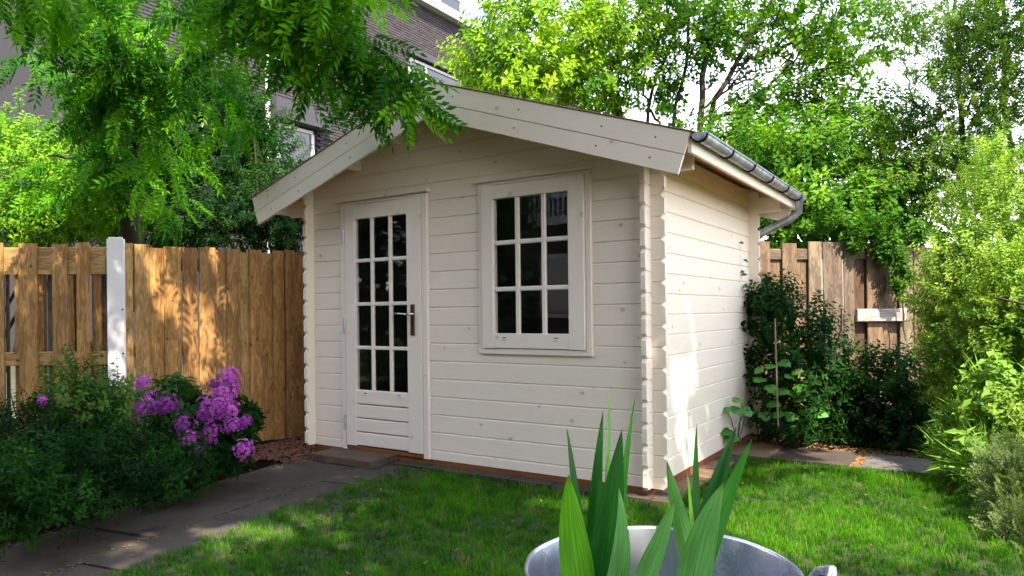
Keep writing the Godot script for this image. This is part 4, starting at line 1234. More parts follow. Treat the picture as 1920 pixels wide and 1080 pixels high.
	for q in [[[Vector3(-1.453, 1.136, -5.095), Vector3(-1.405, 3.229, -5.126), Vector3(-1.329, 4.105, -5.176), Vector3(-1.172, 5.049, -5.277)], 0.055, 0.030, "stem"],
		[[Vector3(-1.396, 1.135, -5.132), Vector3(-1.320, 3.261, -5.182), Vector3(-1.046, 4.034, -5.360), Vector3(-0.700, 4.705, -5.584), Vector3(-0.536, 5.310, -5.691)], 0.055, 0.020, "stem"],
		[[Vector3(-1.046, 4.034, -5.360), Vector3(-0.602, 4.264, -5.648), Vector3(-0.063, 4.460, -5.999)], 0.030, 0.010, "branch"],
		[[Vector3(-1.290, 3.362, -5.201), Vector3(-0.828, 3.753, -5.740), Vector3(-0.185, 4.490, -6.158)], 0.032, 0.010, "branch"],
		[[Vector3(-1.721, 1.142, -5.159), Vector3(-1.746, 3.351, -5.143), Vector3(-1.577, 4.108, -5.253), Vector3(-1.603, 5.006, -5.236)], 0.032, 0.020, "stem"],
		[[Vector3(-2.033, 1.837, -4.957), Vector3(-2.029, 3.493, -4.959), Vector3(-1.807, 4.318, -5.104), Vector3(-1.452, 5.073, -5.334)], 0.030, 0.015, "stem"],
		[[Vector3(-1.874, 3.353, -5.060), Vector3(-2.071, 3.908, -4.932), Vector3(-1.922, 4.389, -5.029)], 0.020, 0.008, "branch"],
		[[Vector3(-1.317, 3.565, -5.184), Vector3(-0.835, 3.898, -5.258), Vector3(-0.370, 3.990, -5.441)], 0.018, 0.006, "branch"],
		[[Vector3(-1.212, 2.686, -5.252), Vector3(-0.732, 3.105, -5.325), Vector3(0.048, 3.622, -5.832)], 0.030, 0.008, "branch"]]:
		for k in 4:
			var i := rng.randi_range(1, q[0].size() - 1)
			var p0: Vector3 = (q[0][i - 1] as Vector3).lerp(q[0][i], rng.randf_range(0.2, 1.0)) - b.position
			if p0.y < 3.2:
				continue
			var d0 := Vector3(rng.randf_range(-1, 1), rng.randf_range(0.3, 0.9), rng.randf_range(-1, 1)).normalized() * rng.randf_range(0.7, 1.6)
			limb("twig", [p0, p0 + d0 * 0.5 + Vector3(0, 0.08, 0), p0 + d0], 0.011, 0.004, M.bark, b, 7, 0.04, 5)
	var bv := [[Vector3(-0.473, 4.577, -5.971), Vector3(0.621, 0.276, 0.621), 60], [Vector3(0.018, 4.020, -6.051), Vector3(0.338, 0.270, 0.338), 50], [Vector3(-1.141, 4.274, -5.417), Vector3(0.410, 0.273, 0.410), 60], [Vector3(-1.925, 4.044, -5.027), Vector3(0.345, 0.345, 0.345), 50], [Vector3(-0.361, 4.230, -6.044), Vector3(0.414, 0.276, 0.414), 50], [Vector3(-1.447, 4.749, -5.099), Vector3(1.148, 0.304, 1.148), 255], [Vector3(-0.314, 4.801, -5.835), Vector3(1.148, 0.270, 1.148), 195], [Vector3(-0.679, 3.641, -5.956), Vector3(0.558, 0.279, 0.558), 105], [Vector3(0.249, 4.489, -6.201), Vector3(0.675, 0.405, 0.675), 135], [Vector3(-0.766, 2.715, -4.945), Vector3(0.701, 0.446, 0.701), 345], [Vector3(-0.131, 2.487, -4.762), Vector3(0.720, 0.480, 0.720), 390], [Vector3(0.359, 2.955, -5.677), Vector3(0.701, 0.574, 0.701), 285], [Vector3(0.233, 1.895, -4.521), Vector3(0.684, 0.285, 0.684), 315], [Vector3(0.712, 2.059, -4.833), Vector3(0.456, 0.342, 0.456), 225], [Vector3(-0.287, 1.889, -4.660), Vector3(0.480, 0.270, 0.480), 195], [Vector3(-1.281, 4.307, -5.207), Vector3(0.473, 0.338, 0.473), 60], [Vector3(-0.043, 3.615, -6.012), Vector3(0.473, 0.338, 0.473), 105], [Vector3(-1.908, 3.658, -5.157), Vector3(0.349, 0.488, 0.349), 60], [Vector3(-1.008, 3.291, -5.384), Vector3(0.473, 0.270, 0.473), 90], [Vector3(-0.358, 2.988, -5.330), Vector3(0.516, 0.258, 0.516), 120]]
	for q in bv:
		q[0] -= b.position
	var mids := [twig_mesh(63, 12, 0.28, 0.075, 0.042), twig_mesh(64, 12, 0.28, 0.07, 0.04)]
	crown("leaves", mids, M.leaf, bv, 1, Color(0.026, 0.110, 0.006), Color(0.190, 0.380, 0.018), 45, b, 1.0, 0.5)
	# birch-like tree at the right
	var fine := [twig_mesh(65, 20, 0.26, 0.036, 0.022, 1.0, 0.3), twig_mesh(66, 22, 0.28, 0.034, 0.020, 1.0, 0.3)]
	var c := thing("fine_leaved_tree", "airy tree with fine small leaves above the hedge, sky showing through", "tree", Vector3(2.600, -0.060, -3.600))
	for q in [[[Vector3(1.375, 1.079, -5.026), Vector3(1.415, 2.355, -5.052), Vector3(1.404, 3.077, -5.044), Vector3(1.355, 3.855, -5.012), Vector3(1.408, 4.520, -5.047)], 0.040, 0.015, "trunk"],
		[[Vector3(1.802, 1.075, -5.542), Vector3(1.824, 2.386, -5.556), Vector3(1.796, 3.413, -5.537), Vector3(1.787, 4.497, -5.532)], 0.035, 0.020, "trunk"],
		[[Vector3(1.411, 2.411, -5.049), Vector3(1.009, 3.167, -5.026), Vector3(0.703, 3.287, -5.065)], 0.016, 0.006, "branch"],
		[[Vector3(1.056, 3.024, -5.056), Vector3(0.916, 3.425, -4.966), Vector3(0.863, 3.804, -5.051), Vector3(0.707, 3.726, -5.068)], 0.012, 0.005, "branch"],
		[[Vector3(1.403, 2.966, -5.043), Vector3(1.628, 3.374, -5.071), Vector3(1.855, 3.555, -5.099)], 0.015, 0.005, "branch"]]:
		var pts := []
		for p in q[0]:
			pts.append(p - c.position)
		limb(q[3], pts, q[1], q[2], M.bark, c, 14, 0.03)
	var cv := [[Vector3(1.051, 3.838, -5.292), Vector3(0.351, 0.351, 0.351), 90], [Vector3(0.707, 2.593, -4.949), Vector3(0.289, 0.289, 0.289), 60], [Vector3(1.627, 3.696, -4.712), Vector3(0.525, 0.368, 0.525), 260], [Vector3(1.348, 3.078, -5.008), Vector3(0.611, 0.389, 0.611), 240], [Vector3(1.839, 2.801, -4.850), Vector3(0.315, 0.473, 0.315), 170], [Vector3(1.099, 2.510, -5.084), Vector3(0.513, 0.342, 0.513), 200], [Vector3(1.526, 2.332, -4.646), Vector3(0.578, 0.315, 0.578), 260], [Vector3(0.892, 4.213, -5.427), Vector3(0.480, 0.300, 0.480), 90], [Vector3(1.829, 3.737, -4.366), Vector3(0.396, 0.297, 0.396), 170], [Vector3(0.873, 2.140, -4.699), Vector3(0.389, 0.278, 0.389), 130], [Vector3(1.672, 3.341, -4.980), Vector3(0.486, 0.324, 0.486), 140], [Vector3(0.895, 2.846, -5.190), Vector3(0.293, 0.234, 0.293), 50], [Vector3(1.301, 3.705, -5.216), Vector3(0.342, 0.228, 0.342), 60]]
	for q in cv:
		q[0] -= c.position
	crown("leaves", fine, M.leaf, cv, 1, Color(0.026, 0.090, 0.008), Color(0.170, 0.290, 0.032), 46, c, 1.0, 0.5)
	# unseen tree beside the viewer, its leaf sprays laid out to shade chosen spots
	var s := thing("unseen_shade_tree", "unseen leafy tree beside the viewer with crown shaped to dapple lawn and shed", "tree", Vector3(4.6, -0.06, 5.2))
	limb("trunk", [Vector3.ZERO, Vector3(-0.1, 2, 0), Vector3(-0.5, 4.2, -0.6), Vector3(-1.2, 6.6, -1.6)], 0.2, 0.07, M.bark, s, 14, 0.02, 10)
	for q in [Vector3(1.2, 6.0, 1.5), Vector3(0.4, 6.2, 4.4), Vector3(5.6, 6.4, 2.2), Vector3(3.4, 6.6, 5.6), Vector3(-0.2, 5.6, 3.2)]:
		limb("branch", [Vector3(-0.3, 3.4, -0.3), Vector3(-0.6, 4.8, -0.8), q - s.position], 0.09, 0.015, M.bark, s, 10, 0.04)
	rng.seed = 47
	var wide := twig_mesh(67, 34, 0.6, 0.10, 0.07, 1.0, 0.25)
	var wide2 := twig_mesh(68, 34, 0.6, 0.10, 0.07, 1.0, 0.25)
	rng.seed = 48
	var wh := [[], []]
	var ti := [[], []]
	for i in 6600:
		var gpt := Vector3(rng.randf_range(-4.6, 2.4), rng.randf_range(0, 1.7), rng.randf_range(-1.3, 3.6))
		if i % 9 == 0:
			gpt = Vector3(rng.randf_range(-0.4, 0.25), rng.randf_range(0, 1.8), rng.randf_range(-2.7, -1.0))
		elif i > 5200:  # extra sprays added to keep bargeboards and front wall in shade
			gpt = Vector3(rng.randf_range(-3.0, 0.4), rng.randf_range(0.2, 2.5), rng.randf_range(0.0, 0.3))
		elif gpt.x > 0.9 and gpt.z < 0.3:
			continue
		var hgt := rng.randf_range(4.6, 7.2) - gpt.y
		var p := gpt + SUN * (hgt / SUN.y)
		if not lit_gap(p) and rng.randf() < 0.985:
			continue
		wh[i % 2].append(Transform3D(aim(Vector3(rng.randfn(), 0.8 + rng.randf(), rng.randfn()), rng.randf() * TAU).scaled(Vector3.ONE * rng.randf_range(0.7, 1.1)), p - s.position))
		ti[i % 2].append(Color(0.05, 0.14, 0.012).lerp(Color(0.10, 0.22, 0.02), rng.randf()))
	mass("leaves", wide, M.leaf, wh[0], ti[0], s)
	mass("leaves", wide2, M.leaf, wh[1], ti[1], s)

func build_shrubs() -> void:
	var small := [twig_mesh(71, 16, 0.16, 0.036, 0.022), twig_mesh(72, 16, 0.16, 0.034, 0.020)]
	var mid := [twig_mesh(73, 12, 0.20, 0.070, 0.042, 1.0, 0.45), twig_mesh(74, 12, 0.20, 0.065, 0.040, 1.0, 0.45)]
	# hedge at the right
	var h := thing("tall_hedge", "tall loose yellow green hedge with small leaves along the right border", "hedge", Vector3(1.750, -0.060, -1.300))
	var hv := [[Vector3(1.393, 1.586, -2.294), Vector3(0.153, 0.153, 0.153), 40], [Vector3(1.555, 1.835, -2.280), Vector3(0.113, 0.169, 0.113), 40], [Vector3(1.329, 1.200, -2.133), Vector3(0.094, 0.150, 0.094), 40], [Vector3(1.638, 1.984, -2.334), Vector3(0.113, 0.150, 0.113), 40], [Vector3(1.293, 0.750, -2.109), Vector3(0.075, 0.150, 0.075), 40], [Vector3(1.418, 0.459, -2.071), Vector3(0.110, 0.147, 0.110), 60], [Vector3(1.525, 0.446, -1.544), Vector3(0.132, 0.132, 0.132), 80], [Vector3(1.663, 1.596, -2.230), Vector3(0.368, 0.327, 0.368), 472], [Vector3(1.533, 1.114, -1.908), Vector3(0.395, 0.434, 0.395), 697], [Vector3(1.511, 0.629, -1.774), Vector3(0.307, 0.345, 0.307), 472], [Vector3(1.684, 0.626, -1.409), Vector3(0.211, 0.457, 0.211), 472], [Vector3(1.453, 0.900, -2.094), Vector3(0.246, 0.452, 0.246), 292], [Vector3(1.687, 1.036, -1.412), Vector3(0.211, 0.280, 0.211), 292], [Vector3(1.692, 0.330, -1.057), Vector3(0.196, 0.228, 0.196), 225], [Vector3(2.5, 0.8, -1.9), Vector3(0.6, 0.8, 0.5), 300], [Vector3(3.3, 0.9, -1.2), Vector3(0.6, 0.9, 0.7), 320], [Vector3(2.6, 0.7, -0.3), Vector3(0.5, 0.7, 0.6), 260], [Vector3(2.7, 0.6, 0.8), Vector3(0.45, 0.6, 0.6), 240], [Vector3(2.9, 0.6, 2.0), Vector3(0.4, 0.6, 0.6), 240], [Vector3(3.6, 1.0, 0.2), Vector3(0.5, 0.9, 0.9), 300]]
	for k in 6:
		limb("stem", [Vector3(rng.randf_range(-0.2, 0.3), 0, rng.randf_range(-0.6, 0.5)), Vector3(rng.randf_range(-0.3, 0.4), 0.9, rng.randf_range(-0.6, 0.5)), Vector3(rng.randf_range(-0.2, 0.3), 1.1, rng.randf_range(-0.4, 0.4))], 0.018, 0.006, M.bark, h, 8, 0.03)
	for q in hv:
		q[0] -= h.position
	crown("leaves", small, M.leaf, hv, 1, Color(0.075, 0.190, 0.020), Color(0.380, 0.520, 0.080), 81, h, 0.85, 0.45)
	var iv := thing("ivy", "green ivy hanging over the top of the weathered back fence", "ivy", Vector3(0.749, 1.590, -3.902))
	var ivs := [[Vector3(0.609, 1.704, -3.931), Vector3(0.362, 0.129, 0.362), 110], [Vector3(0.534, 1.542, -3.763), Vector3(0.128, 0.128, 0.128), 30], [Vector3(0.817, 1.483, -3.887), Vector3(0.122, 0.152, 0.122), 45], [Vector3(0.925, 1.227, -3.898), Vector3(0.111, 0.201, 0.111), 55], [Vector3(1.042, 1.646, -4.212), Vector3(0.207, 0.104, 0.207), 50], [Vector3(0.420, 1.769, -3.927), Vector3(0.315, 0.105, 0.315), 60]]
	for q in ivs:
		q[0] -= iv.position
	limb("stem", [Vector3(0.958, 0.671, -3.979) - iv.position, Vector3(0.920, 1.178, -3.954) - iv.position, Vector3(0.749, 1.641, -3.903) - iv.position, Vector3(0.479, 1.758, -3.846) - iv.position], 0.010, 0.005, M.stem, iv, 10, 0.02)
	crown("leaves", mid, M.leaf, ivs, -1, Color(0.035, 0.120, 0.012), Color(0.100, 0.230, 0.025), 82, iv, 0.8, 0.5)
	# dark layered shrub against the shed
	var v := thing("viburnum_shrub", "dark green layered shrub growing against the right back corner of the shed", "shrub", Vector3(0.320, -0.060, -2.250))
	var vv := [[Vector3(0.241, 0.820, -2.141), Vector3(0.315, 0.294, 0.315), 168], [Vector3(0.363, 0.450, -2.101), Vector3(0.351, 0.309, 0.351), 192], [Vector3(0.133, 0.948, -1.951), Vector3(0.165, 0.206, 0.165), 72], [Vector3(0.521, 0.648, -2.323), Vector3(0.189, 0.252, 0.189), 88], [Vector3(0.358, 0.144, -1.919), Vector3(0.281, 0.161, 0.281), 96], [Vector3(0.173, 1.115, -2.097), Vector3(0.168, 0.105, 0.168), 40], [Vector3(0.061, 0.486, -2.024), Vector3(0.105, 0.336, 0.105), 48], [Vector3(0.570, 0.324, -2.236), Vector3(0.165, 0.289, 0.165), 80]]
	for q in vv:
		q[0] -= v.position
	for k in 5:
		limb("stem", [Vector3(0.05 * k - 0.1, 0, 0.04 * k), Vector3(0.15 * k - 0.35, 0.5, 0.1 * k - 0.2), Vector3(0.2 * k - 0.45, 1.05, 0.1 * k - 0.2)], 0.014, 0.005, M.bark, v, 8, 0.02)
	crown("leaves", mid, M.leaf, vv, 1, Color(0.010, 0.046, 0.008), Color(0.045, 0.150, 0.020), 83, v, 0.66, 0.5)
	var sh := [Vector3(-0.018, 1.074, -1.853), Vector3(-0.023, 1.322, -1.850), Vector3(-0.026, 1.652, -1.848)]
	limb("shoot", [sh[0] - v.position, sh[1] - v.position, sh[2] - v.position], 0.004, 0.002, M.stem, v, 8, 0.004, 5)
	rng.seed = 84
	for q in [[Vector3(-0.023, 1.630, -1.790), 0.020], [Vector3(-0.023, 1.605, -1.790), 0.020], [Vector3(-0.020, 1.564, -1.792), 0.025], [Vector3(-0.028, 1.503, -1.787), 0.050], [Vector3(-0.004, 1.511, -1.803), 0.050], [Vector3(-0.001, 1.421, -1.805), 0.055], [Vector3(0.016, 1.376, -1.816), 0.050], [Vector3(-0.012, 1.343, -1.798), 0.070], [Vector3(0.025, 1.286, -1.822), 0.070], [Vector3(0.045, 1.257, -1.835), 0.060], [Vector3(-0.010, 1.237, -1.799), 0.050], [Vector3(0.010, 1.176, -1.812), 0.070]]:
		var st := begin()
		leaf(st, Vector3.ZERO, Vector3(rng.randf_range(-1, 1), rng.randf_range(-0.6, 0.2), rng.randf_range(0, 1)), Vector3(0.3, 0.8, 0.5), q[1], q[1] * 0.75, 0.15, 0.3)
		var lp := part("leaf", mesh_of(st), M.leaf_gloss_green, v, Transform3D(Basis.IDENTITY, q[0] - v.position))
	# low dark bush behind the slabs
	var lb := thing("low_bush", "low dark green bush behind the grey slabs under the weathered fence", "shrub", Vector3(1.050, -0.060, -2.550))
	var lvv := [[Vector3(0.917, 0.402, -2.461), Vector3(0.330, 0.248, 0.330), 190], [Vector3(1.169, 0.221, -2.387), Vector3(0.239, 0.239, 0.239), 160], [Vector3(0.789, 0.130, -2.258), Vector3(0.203, 0.182, 0.203), 110], [Vector3(1.075, 0.042, -2.206), Vector3(0.273, 0.137, 0.273), 130], [Vector3(0.638, 0.199, -2.280), Vector3(0.165, 0.248, 0.165), 80], [Vector3(1.311, 0.037, -2.121), Vector3(0.150, 0.131, 0.150), 60]]
	for q in lvv:
		q[0] -= lb.position
	for k in 4:
		limb("stem", [Vector3(0.1 * k - 0.2, 0, 0), Vector3(0.2 * k - 0.4, 0.35, 0.05), Vector3(0.25 * k - 0.5, 0.65, 0.1)], 0.010, 0.004, M.bark, lb, 8, 0.02)
	crown("leaves", mid, M.leaf, lvv, 1, Color(0.008, 0.038, 0.007), Color(0.036, 0.115, 0.018), 85, lb, 0.66, 0.5)
	# currant with large lobed leaves on a cane
	var cu := thing("currant_bush", "young currant with large lobed leaves beside a thin cane", "shrub", Vector3(0.100, -0.060, -2.000))
	rng.seed = 86
	for q in [[Vector3(0.183, 0.494, -1.626), 0.062, 0], [Vector3(0.250, 0.591, -1.670), 0.060, 0], [Vector3(0.348, 0.609, -1.734), 0.060, 0], [Vector3(0.413, 0.546, -1.776), 0.055, 0], [Vector3(0.370, 0.508, -1.748), 0.050, 0], [Vector3(0.428, 0.437, -1.786), 0.070, 0], [Vector3(0.327, 0.407, -1.720), 0.070, 0], [Vector3(0.242, 0.435, -1.664), 0.060, 0], [Vector3(0.437, 0.343, -1.791), 0.058, 0], [Vector3(0.277, 0.314, -1.687), 0.062, 0], [Vector3(0.299, 0.243, -1.701), 0.065, 0], [Vector3(0.377, 0.227, -1.752), 0.070, 0], [Vector3(0.201, 0.233, -1.638), 0.060, 0], [Vector3(0.469, 0.257, -1.812), 0.060, 0], [Vector3(0.564, 0.236, -1.874), 0.060, 0], [Vector3(0.324, 0.091, -1.718), 0.060, 0], [Vector3(0.390, 0.148, -1.760), 0.060, 0], [Vector3(0.112, 0.250, -1.580), 0.055, 0], [Vector3(0.178, 0.561, -1.623), 0.045, 0], [Vector3(0.457, 0.382, -1.804), 0.055, 0], [Vector3(0.003, 0.296, -1.330), 0.060, 1], [Vector3(0.086, 0.295, -1.384), 0.065, 1], [Vector3(0.149, 0.279, -1.425), 0.070, 1], [Vector3(0.087, 0.359, -1.385), 0.045, 1], [Vector3(0.027, 0.151, -1.346), 0.085, 1], [Vector3(0.056, 0.102, -1.364), 0.070, 1]]:
		var st := begin(false)
		lobed(st, Vector3.ZERO, Vector3(rng.randf_range(-0.8, 0.8), rng.randf_range(-0.5, 0.0), rng.randf_range(0.3, 1)), Vector3(rng.randf_range(-0.3, 0.5), 1, rng.randf_range(0.2, 0.7)), q[1])
		part("leaf", mesh_of(st), M.currant[rng.randi() % 2], cu, Transform3D(Basis.IDENTITY, q[0] - cu.position))
		var base := Vector3(rng.randf_range(-0.05, 0.05), 0.0, rng.randf_range(-0.05, 0.05))
		if q[2] > 0:
			base = Vector3(-0.020, -0.060, -1.720) - cu.position
		limb("stalk", [base, (base + q[0] - cu.position) / 2 + Vector3(rng.randf_range(-0.06, 0.06), 0.06, rng.randf_range(-0.05, 0.05)), q[0] - cu.position], 0.004, 0.0022, M.stem, cu, 6, 0.003, 5)
	for q in [[Vector3(0.295, 0.912, -1.603), Vector3(0.307, 0.143, -1.611), "thin brown cane standing beside the currant bush"], [Vector3(1.384, 0.665, -1.811), Vector3(1.379, 0.191, -1.867), "thin pale cane standing in front of the tall hedge"]]:
		var cn := thing("garden_cane", q[2], "cane", q[1])
		part("cane", tube_mesh([Vector3.ZERO, q[0] - q[1]], [0.0065, 0.0055], 8), M.cane, cn)
		part("cane_tip", tube_mesh([q[0] - q[1], q[0] - q[1] + Vector3(0, 0.012, 0)], [0.0052, 0.003], 8), M.cane, cn)
	# border plants at the right
	var feather := [feather_mesh(91), feather_mesh(92)]
	var lav := thing("grey_border_plant", "fine grey green plant spilling over the right lawn edge", "plant", Vector3(1.700, -0.060, 0.000))
	var lavs := [[Vector3(1.653, 0.084, -0.315), Vector3(0.069, 0.173, 0.069), 260], [Vector3(1.655, -0.047, -0.078), Vector3(0.047, 0.116, 0.047), 120], [Vector3(1.630, 0.188, -0.540), Vector3(0.058, 0.079, 0.058), 80]]
	for q in lavs:
		q[0] -= lav.position
	crown("leaves", feather, M.leaf, lavs, 1, Color(0.045, 0.090, 0.026), Color(0.190, 0.260, 0.100), 87, lav, 0.6, 0.5)
	var fe := thing("border_grasses", "light green grassy and ferny plants at the foot of the tall hedge", "plant", Vector3(1.620, -0.060, -0.900))
	var fes := [[Vector3(1.527, 0.281, -1.307), Vector3(0.142, 0.158, 0.142), 120], [Vector3(1.473, 0.114, -1.153), Vector3(0.123, 0.123, 0.123), 110], [Vector3(1.602, 0.434, -1.118), Vector3(0.120, 0.150, 0.120), 90], [Vector3(1.417, 0.150, -1.474), Vector3(0.099, 0.083, 0.099), 50], [Vector3(1.570, 0.120, -0.858), Vector3(0.086, 0.114, 0.086), 70]]
	for q in fes:
		q[0] -= fe.position
	var bladed := [tuft_mesh(93, 9, 0.26, 0.05, 0.005), feather_mesh(94), small[0], mid[0], small[1]]
	crown("leaves", bladed, M.leaf, fes, 1, Color(0.070, 0.200, 0.025), Color(0.250, 0.420, 0.070), 88, fe, 0.9, 0.6)

	# left bed
	var bp := thing("feathery_border_plants", "dark green feathery border plants filling the left flower bed", "plant", Vector3(-2.950, -0.060, 1.900))
	var bps := [[Vector3(-1.937, 0.121, 2.317), Vector3(0.114, 0.034, 0.114), 60], [Vector3(-1.904, 0.135, 2.117), Vector3(0.120, 0.034, 0.120), 60], [Vector3(-2.002, 0.145, 1.822), Vector3(0.131, 0.047, 0.131), 60], [Vector3(-2.182, 0.031, 1.462), Vector3(0.117, 0.044, 0.117), 40], [Vector3(-2.308, 0.268, 2.140), Vector3(0.217, 0.097, 0.217), 270], [Vector3(-2.434, 0.236, 1.864), Vector3(0.208, 0.097, 0.208), 200], [Vector3(-2.310, 0.234, 1.724), Vector3(0.141, 0.090, 0.141), 120], [Vector3(-2.179, 0.210, 2.116), Vector3(0.214, 0.090, 0.214), 240], [Vector3(-2.325, 0.202, 1.436), Vector3(0.180, 0.075, 0.180), 104], [Vector3(-1.984, 0.236, 2.347), Vector3(0.126, 0.080, 0.126), 130], [Vector3(-2.329, 0.195, 1.797), Vector3(0.167, 0.078, 0.167), 120], [Vector3(-2.303, 0.149, 1.541), Vector3(0.176, 0.053, 0.176), 78], [Vector3(-2.575, 0.437, 2.075), Vector3(0.135, 0.095, 0.135), 60], [Vector3(-2.533, 0.384, 1.869), Vector3(0.113, 0.073, 0.113), 40], [Vector3(-2.482, 0.394, 1.717), Vector3(0.075, 0.075, 0.075), 30], [Vector3(-3.9, 0.2, 2.6), Vector3(0.6, 0.3, 0.5), 200], [Vector3(-3.3, 0.15, 3.2), Vector3(0.6, 0.25, 0.6), 200], [Vector3(-4.9, 0.25, 2.9), Vector3(0.7, 0.35, 0.6), 220], [Vector3(-3.0, 0.15, 4.2), Vector3(0.7, 0.25, 0.7), 200], [Vector3(-4.6, 0.2, 4.0), Vector3(0.9, 0.3, 0.8), 220]]
	for q in bps:
		q[0] -= bp.position
	crown("leaves", [feather_mesh(95), twig_mesh(96, 16, 0.20, 0.055, 0.020, 1.0, 0.4), twig_mesh(97, 14, 0.18, 0.05, 0.018), twig_mesh(98, 16, 0.18, 0.045, 0.022)], M.leaf, bps, 1, Color(0.005, 0.030, 0.005), Color(0.026, 0.105, 0.010), 89, bp, 0.72, 0.55)
	var tl := thing("tall_border_plant", "taller leafy plant in front of the white post", "plant", Vector3(-3.350, -0.060, 1.250))
	var tls := [[Vector3(-2.548, 0.467, 1.640), Vector3(0.104, 0.148, 0.104), 50], [Vector3(-2.561, 0.489, 1.828), Vector3(0.114, 0.143, 0.114), 45], [Vector3(-2.599, 0.514, 1.554), Vector3(0.043, 0.091, 0.043), 18], [Vector3(-2.630, 0.622, 1.753), Vector3(0.035, 0.146, 0.035), 22]]
	for q in tls:
		q[0] -= tl.position
	crown("leaves", small, M.leaf, tls, 1, Color(0.045, 0.135, 0.020), Color(0.120, 0.220, 0.040), 90, tl, 1.0, 0.6)
	# rhododendron
	var rh := thing("rhododendron", "rhododendron with large mauve pink flower heads in front of the plank fence", "shrub", Vector3(-2.950, -0.060, 0.750))
	var rhs := [[Vector3(-2.548, 0.311, 1.163), Vector3(0.359, 0.196, 0.359), 170], [Vector3(-2.323, 0.166, 1.136), Vector3(0.223, 0.112, 0.223), 80], [Vector3(-2.742, 0.508, 1.111), Vector3(0.169, 0.118, 0.169), 40], [Vector3(-2.276, 0.365, 0.927), Vector3(0.083, 0.099, 0.083), 24], [Vector3(-2.692, 0.225, 1.316), Vector3(0.161, 0.129, 0.161), 50], [Vector3(-2.417, 0.326, 0.959), Vector3(0.167, 0.200, 0.167), 60]]
	for q in rhs:
		q[0] -= rh.position
	crown("leaves", [whorl_mesh(98, 8, 0.10, 0.034), whorl_mesh(99, 7, 0.11, 0.036)], M.leaf, rhs, 1, Color(0.008, 0.038, 0.006), Color(0.036, 0.115, 0.014), 94, rh, 1.0, 0.6)
	var tm := [truss_mesh(101), truss_mesh(102), truss_mesh(103)]
	rng.seed = 95
	for q in [[Vector3(-2.704, 0.592, 1.348), 0.056], [Vector3(-2.702, 0.508, 1.347), 0.072], [Vector3(-2.584, 0.437, 1.389), 0.077], [Vector3(-2.477, 0.456, 1.380), 0.063], [Vector3(-2.431, 0.470, 1.349), 0.070], [Vector3(-2.466, 0.312, 1.492), 0.065], [Vector3(-2.449, 0.249, 1.481), 0.046], [Vector3(-2.543, 0.384, 1.482), 0.044], [Vector3(-2.221, 0.375, 1.392), 0.058], [Vector3(-2.187, 0.303, 1.370), 0.061], [Vector3(-2.158, 0.240, 1.351), 0.043], [Vector3(-2.183, 0.446, 1.248), 0.091], [Vector3(-2.199, 0.517, 1.139), 0.083], [Vector3(-2.218, 0.616, 1.092), 0.068], [Vector3(-2.296, 0.582, 1.142), 0.042], [Vector3(-2.179, 0.315, 1.246), 0.062], [Vector3(-2.074, 0.356, 1.177), 0.062], [Vector3(-2.017, 0.377, 1.140), 0.047], [Vector3(-1.940, 0.237, 1.209), 0.061], [Vector3(-2.130, 0.435, 1.154), 0.070], [Vector3(-2.195, 0.574, 1.077), 0.039], [Vector3(-2.438, 0.568, 2.011), 0.027], [Vector3(-2.137, 0.483, 1.218), 0.056]]:
		var p: Vector3 = q[0] - rh.position
		var s: float = q[1]
		var out := Vector3(rng.randf_range(-0.4, 0.6), rng.randf_range(0.4, 1.0), rng.randf_range(0.0, 0.7))
		part("flower_head", tm[rng.randi() % 3], M.flower[rng.randi() % 3], rh, Transform3D(aim(out, rng.randf() * TAU).scaled(Vector3(s, s * rng.randf_range(0.9, 1.2), s)), p))
		limb("stem", [Vector3(0, 0, 0), p * 0.5 + Vector3(0, 0.04, 0), p - out.normalized() * s * 0.5], 0.009, 0.004, M.bark, rh, 6, 0.012, 5)

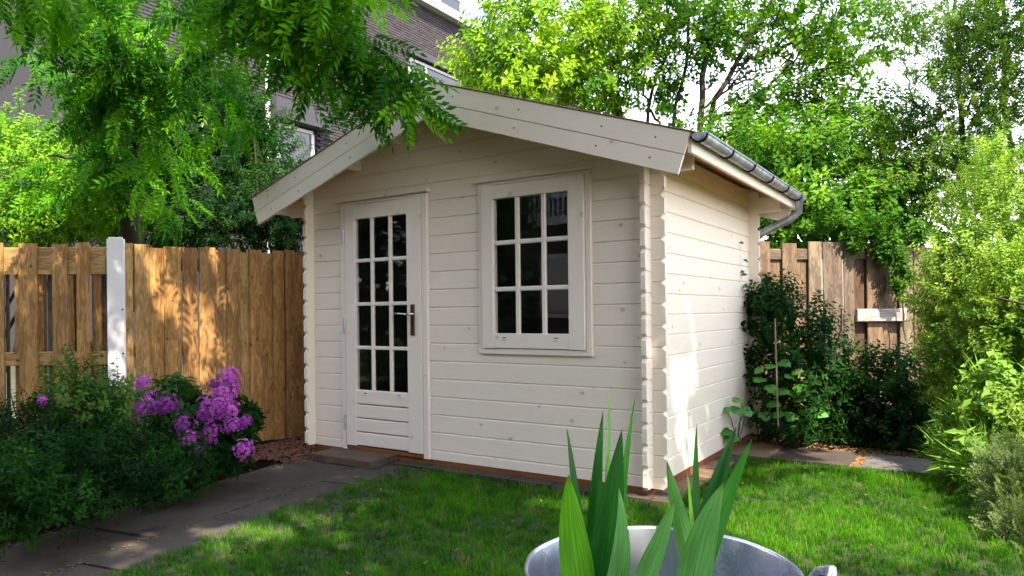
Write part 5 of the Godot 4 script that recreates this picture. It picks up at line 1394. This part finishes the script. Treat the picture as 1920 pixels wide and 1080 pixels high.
func _ready() -> void:
	var cam := Camera3D.new()
	cam.name = "camera"
	add_child(cam)
	cam.transform = Transform3D(Basis(Vector3.UP, 0.5765) * Basis(Vector3(0, 0, 1), -0.0113), Vector3(1.4985, 0.987, 3.721))
	cam.set_frustum(2.0 * 540.0 / 1333.0 * 0.05, Vector2(0, 46.0 / 1333.0 * 0.05), 0.05, 400.0)
	cam.current = true
	var sky := ProceduralSkyMaterial.new()
	sky.sky_top_color = Color(0.74, 0.78, 0.86)
	sky.sky_horizon_color = Color(1.0, 0.98, 0.95)
	sky.sky_curve = 0.16
	sky.ground_horizon_color = Color(0.55, 0.58, 0.5)
	sky.ground_bottom_color = Color(0.2, 0.22, 0.15)
	sky.sun_angle_max = 12.0
	var env := Environment.new()
	env.background_mode = Environment.BG_SKY
	env.sky = Sky.new()
	env.sky.sky_material = sky
	env.background_energy_multiplier = 1.6
	env.tonemap_mode = Environment.TONE_MAPPER_LINEAR
	env.tonemap_exposure = 3.55
	env.sdfgi_enabled = true
	env.ssao_enabled = true
	env.ssil_enabled = true
	var we := WorldEnvironment.new()
	we.name = "environment"
	we.environment = env
	add_child(we)
	var sun := DirectionalLight3D.new()
	sun.name = "sun"
	add_child(sun)
	sun.look_at_from_position(SUN * 20, Vector3.ZERO, Vector3.UP)
	sun.light_energy = 1.6
	sun.light_color = Color(1.0, 0.94, 0.85)
	sun.light_angular_distance = 0.5
	sun.shadow_enabled = true

	make_materials()
	M.leaf_gloss_green = material(Color(0.16, 0.36, 0.10), 0.45)
	M.currant = [material(Color(0.20, 0.43, 0.13), 0.5), material(Color(0.26, 0.49, 0.16), 0.5)]
	for q in M.currant:
		q.backlight_enabled = true
		q.backlight = Color(0.3, 0.55, 0.15)
	M.flower = []
	for q in [Color(0.56, 0.19, 0.57), Color(0.67, 0.29, 0.67), Color(0.46, 0.14, 0.48)]:
		var fm := material(q, 0.6)
		fm.backlight_enabled = true
		fm.backlight = q * 0.7
		M.flower.append(fm)
	build_ground()
	build_houses()
	build_shed()
	build_fences()
	build_trees()
	build_shrubs()
	build_tub()
	build_grass()
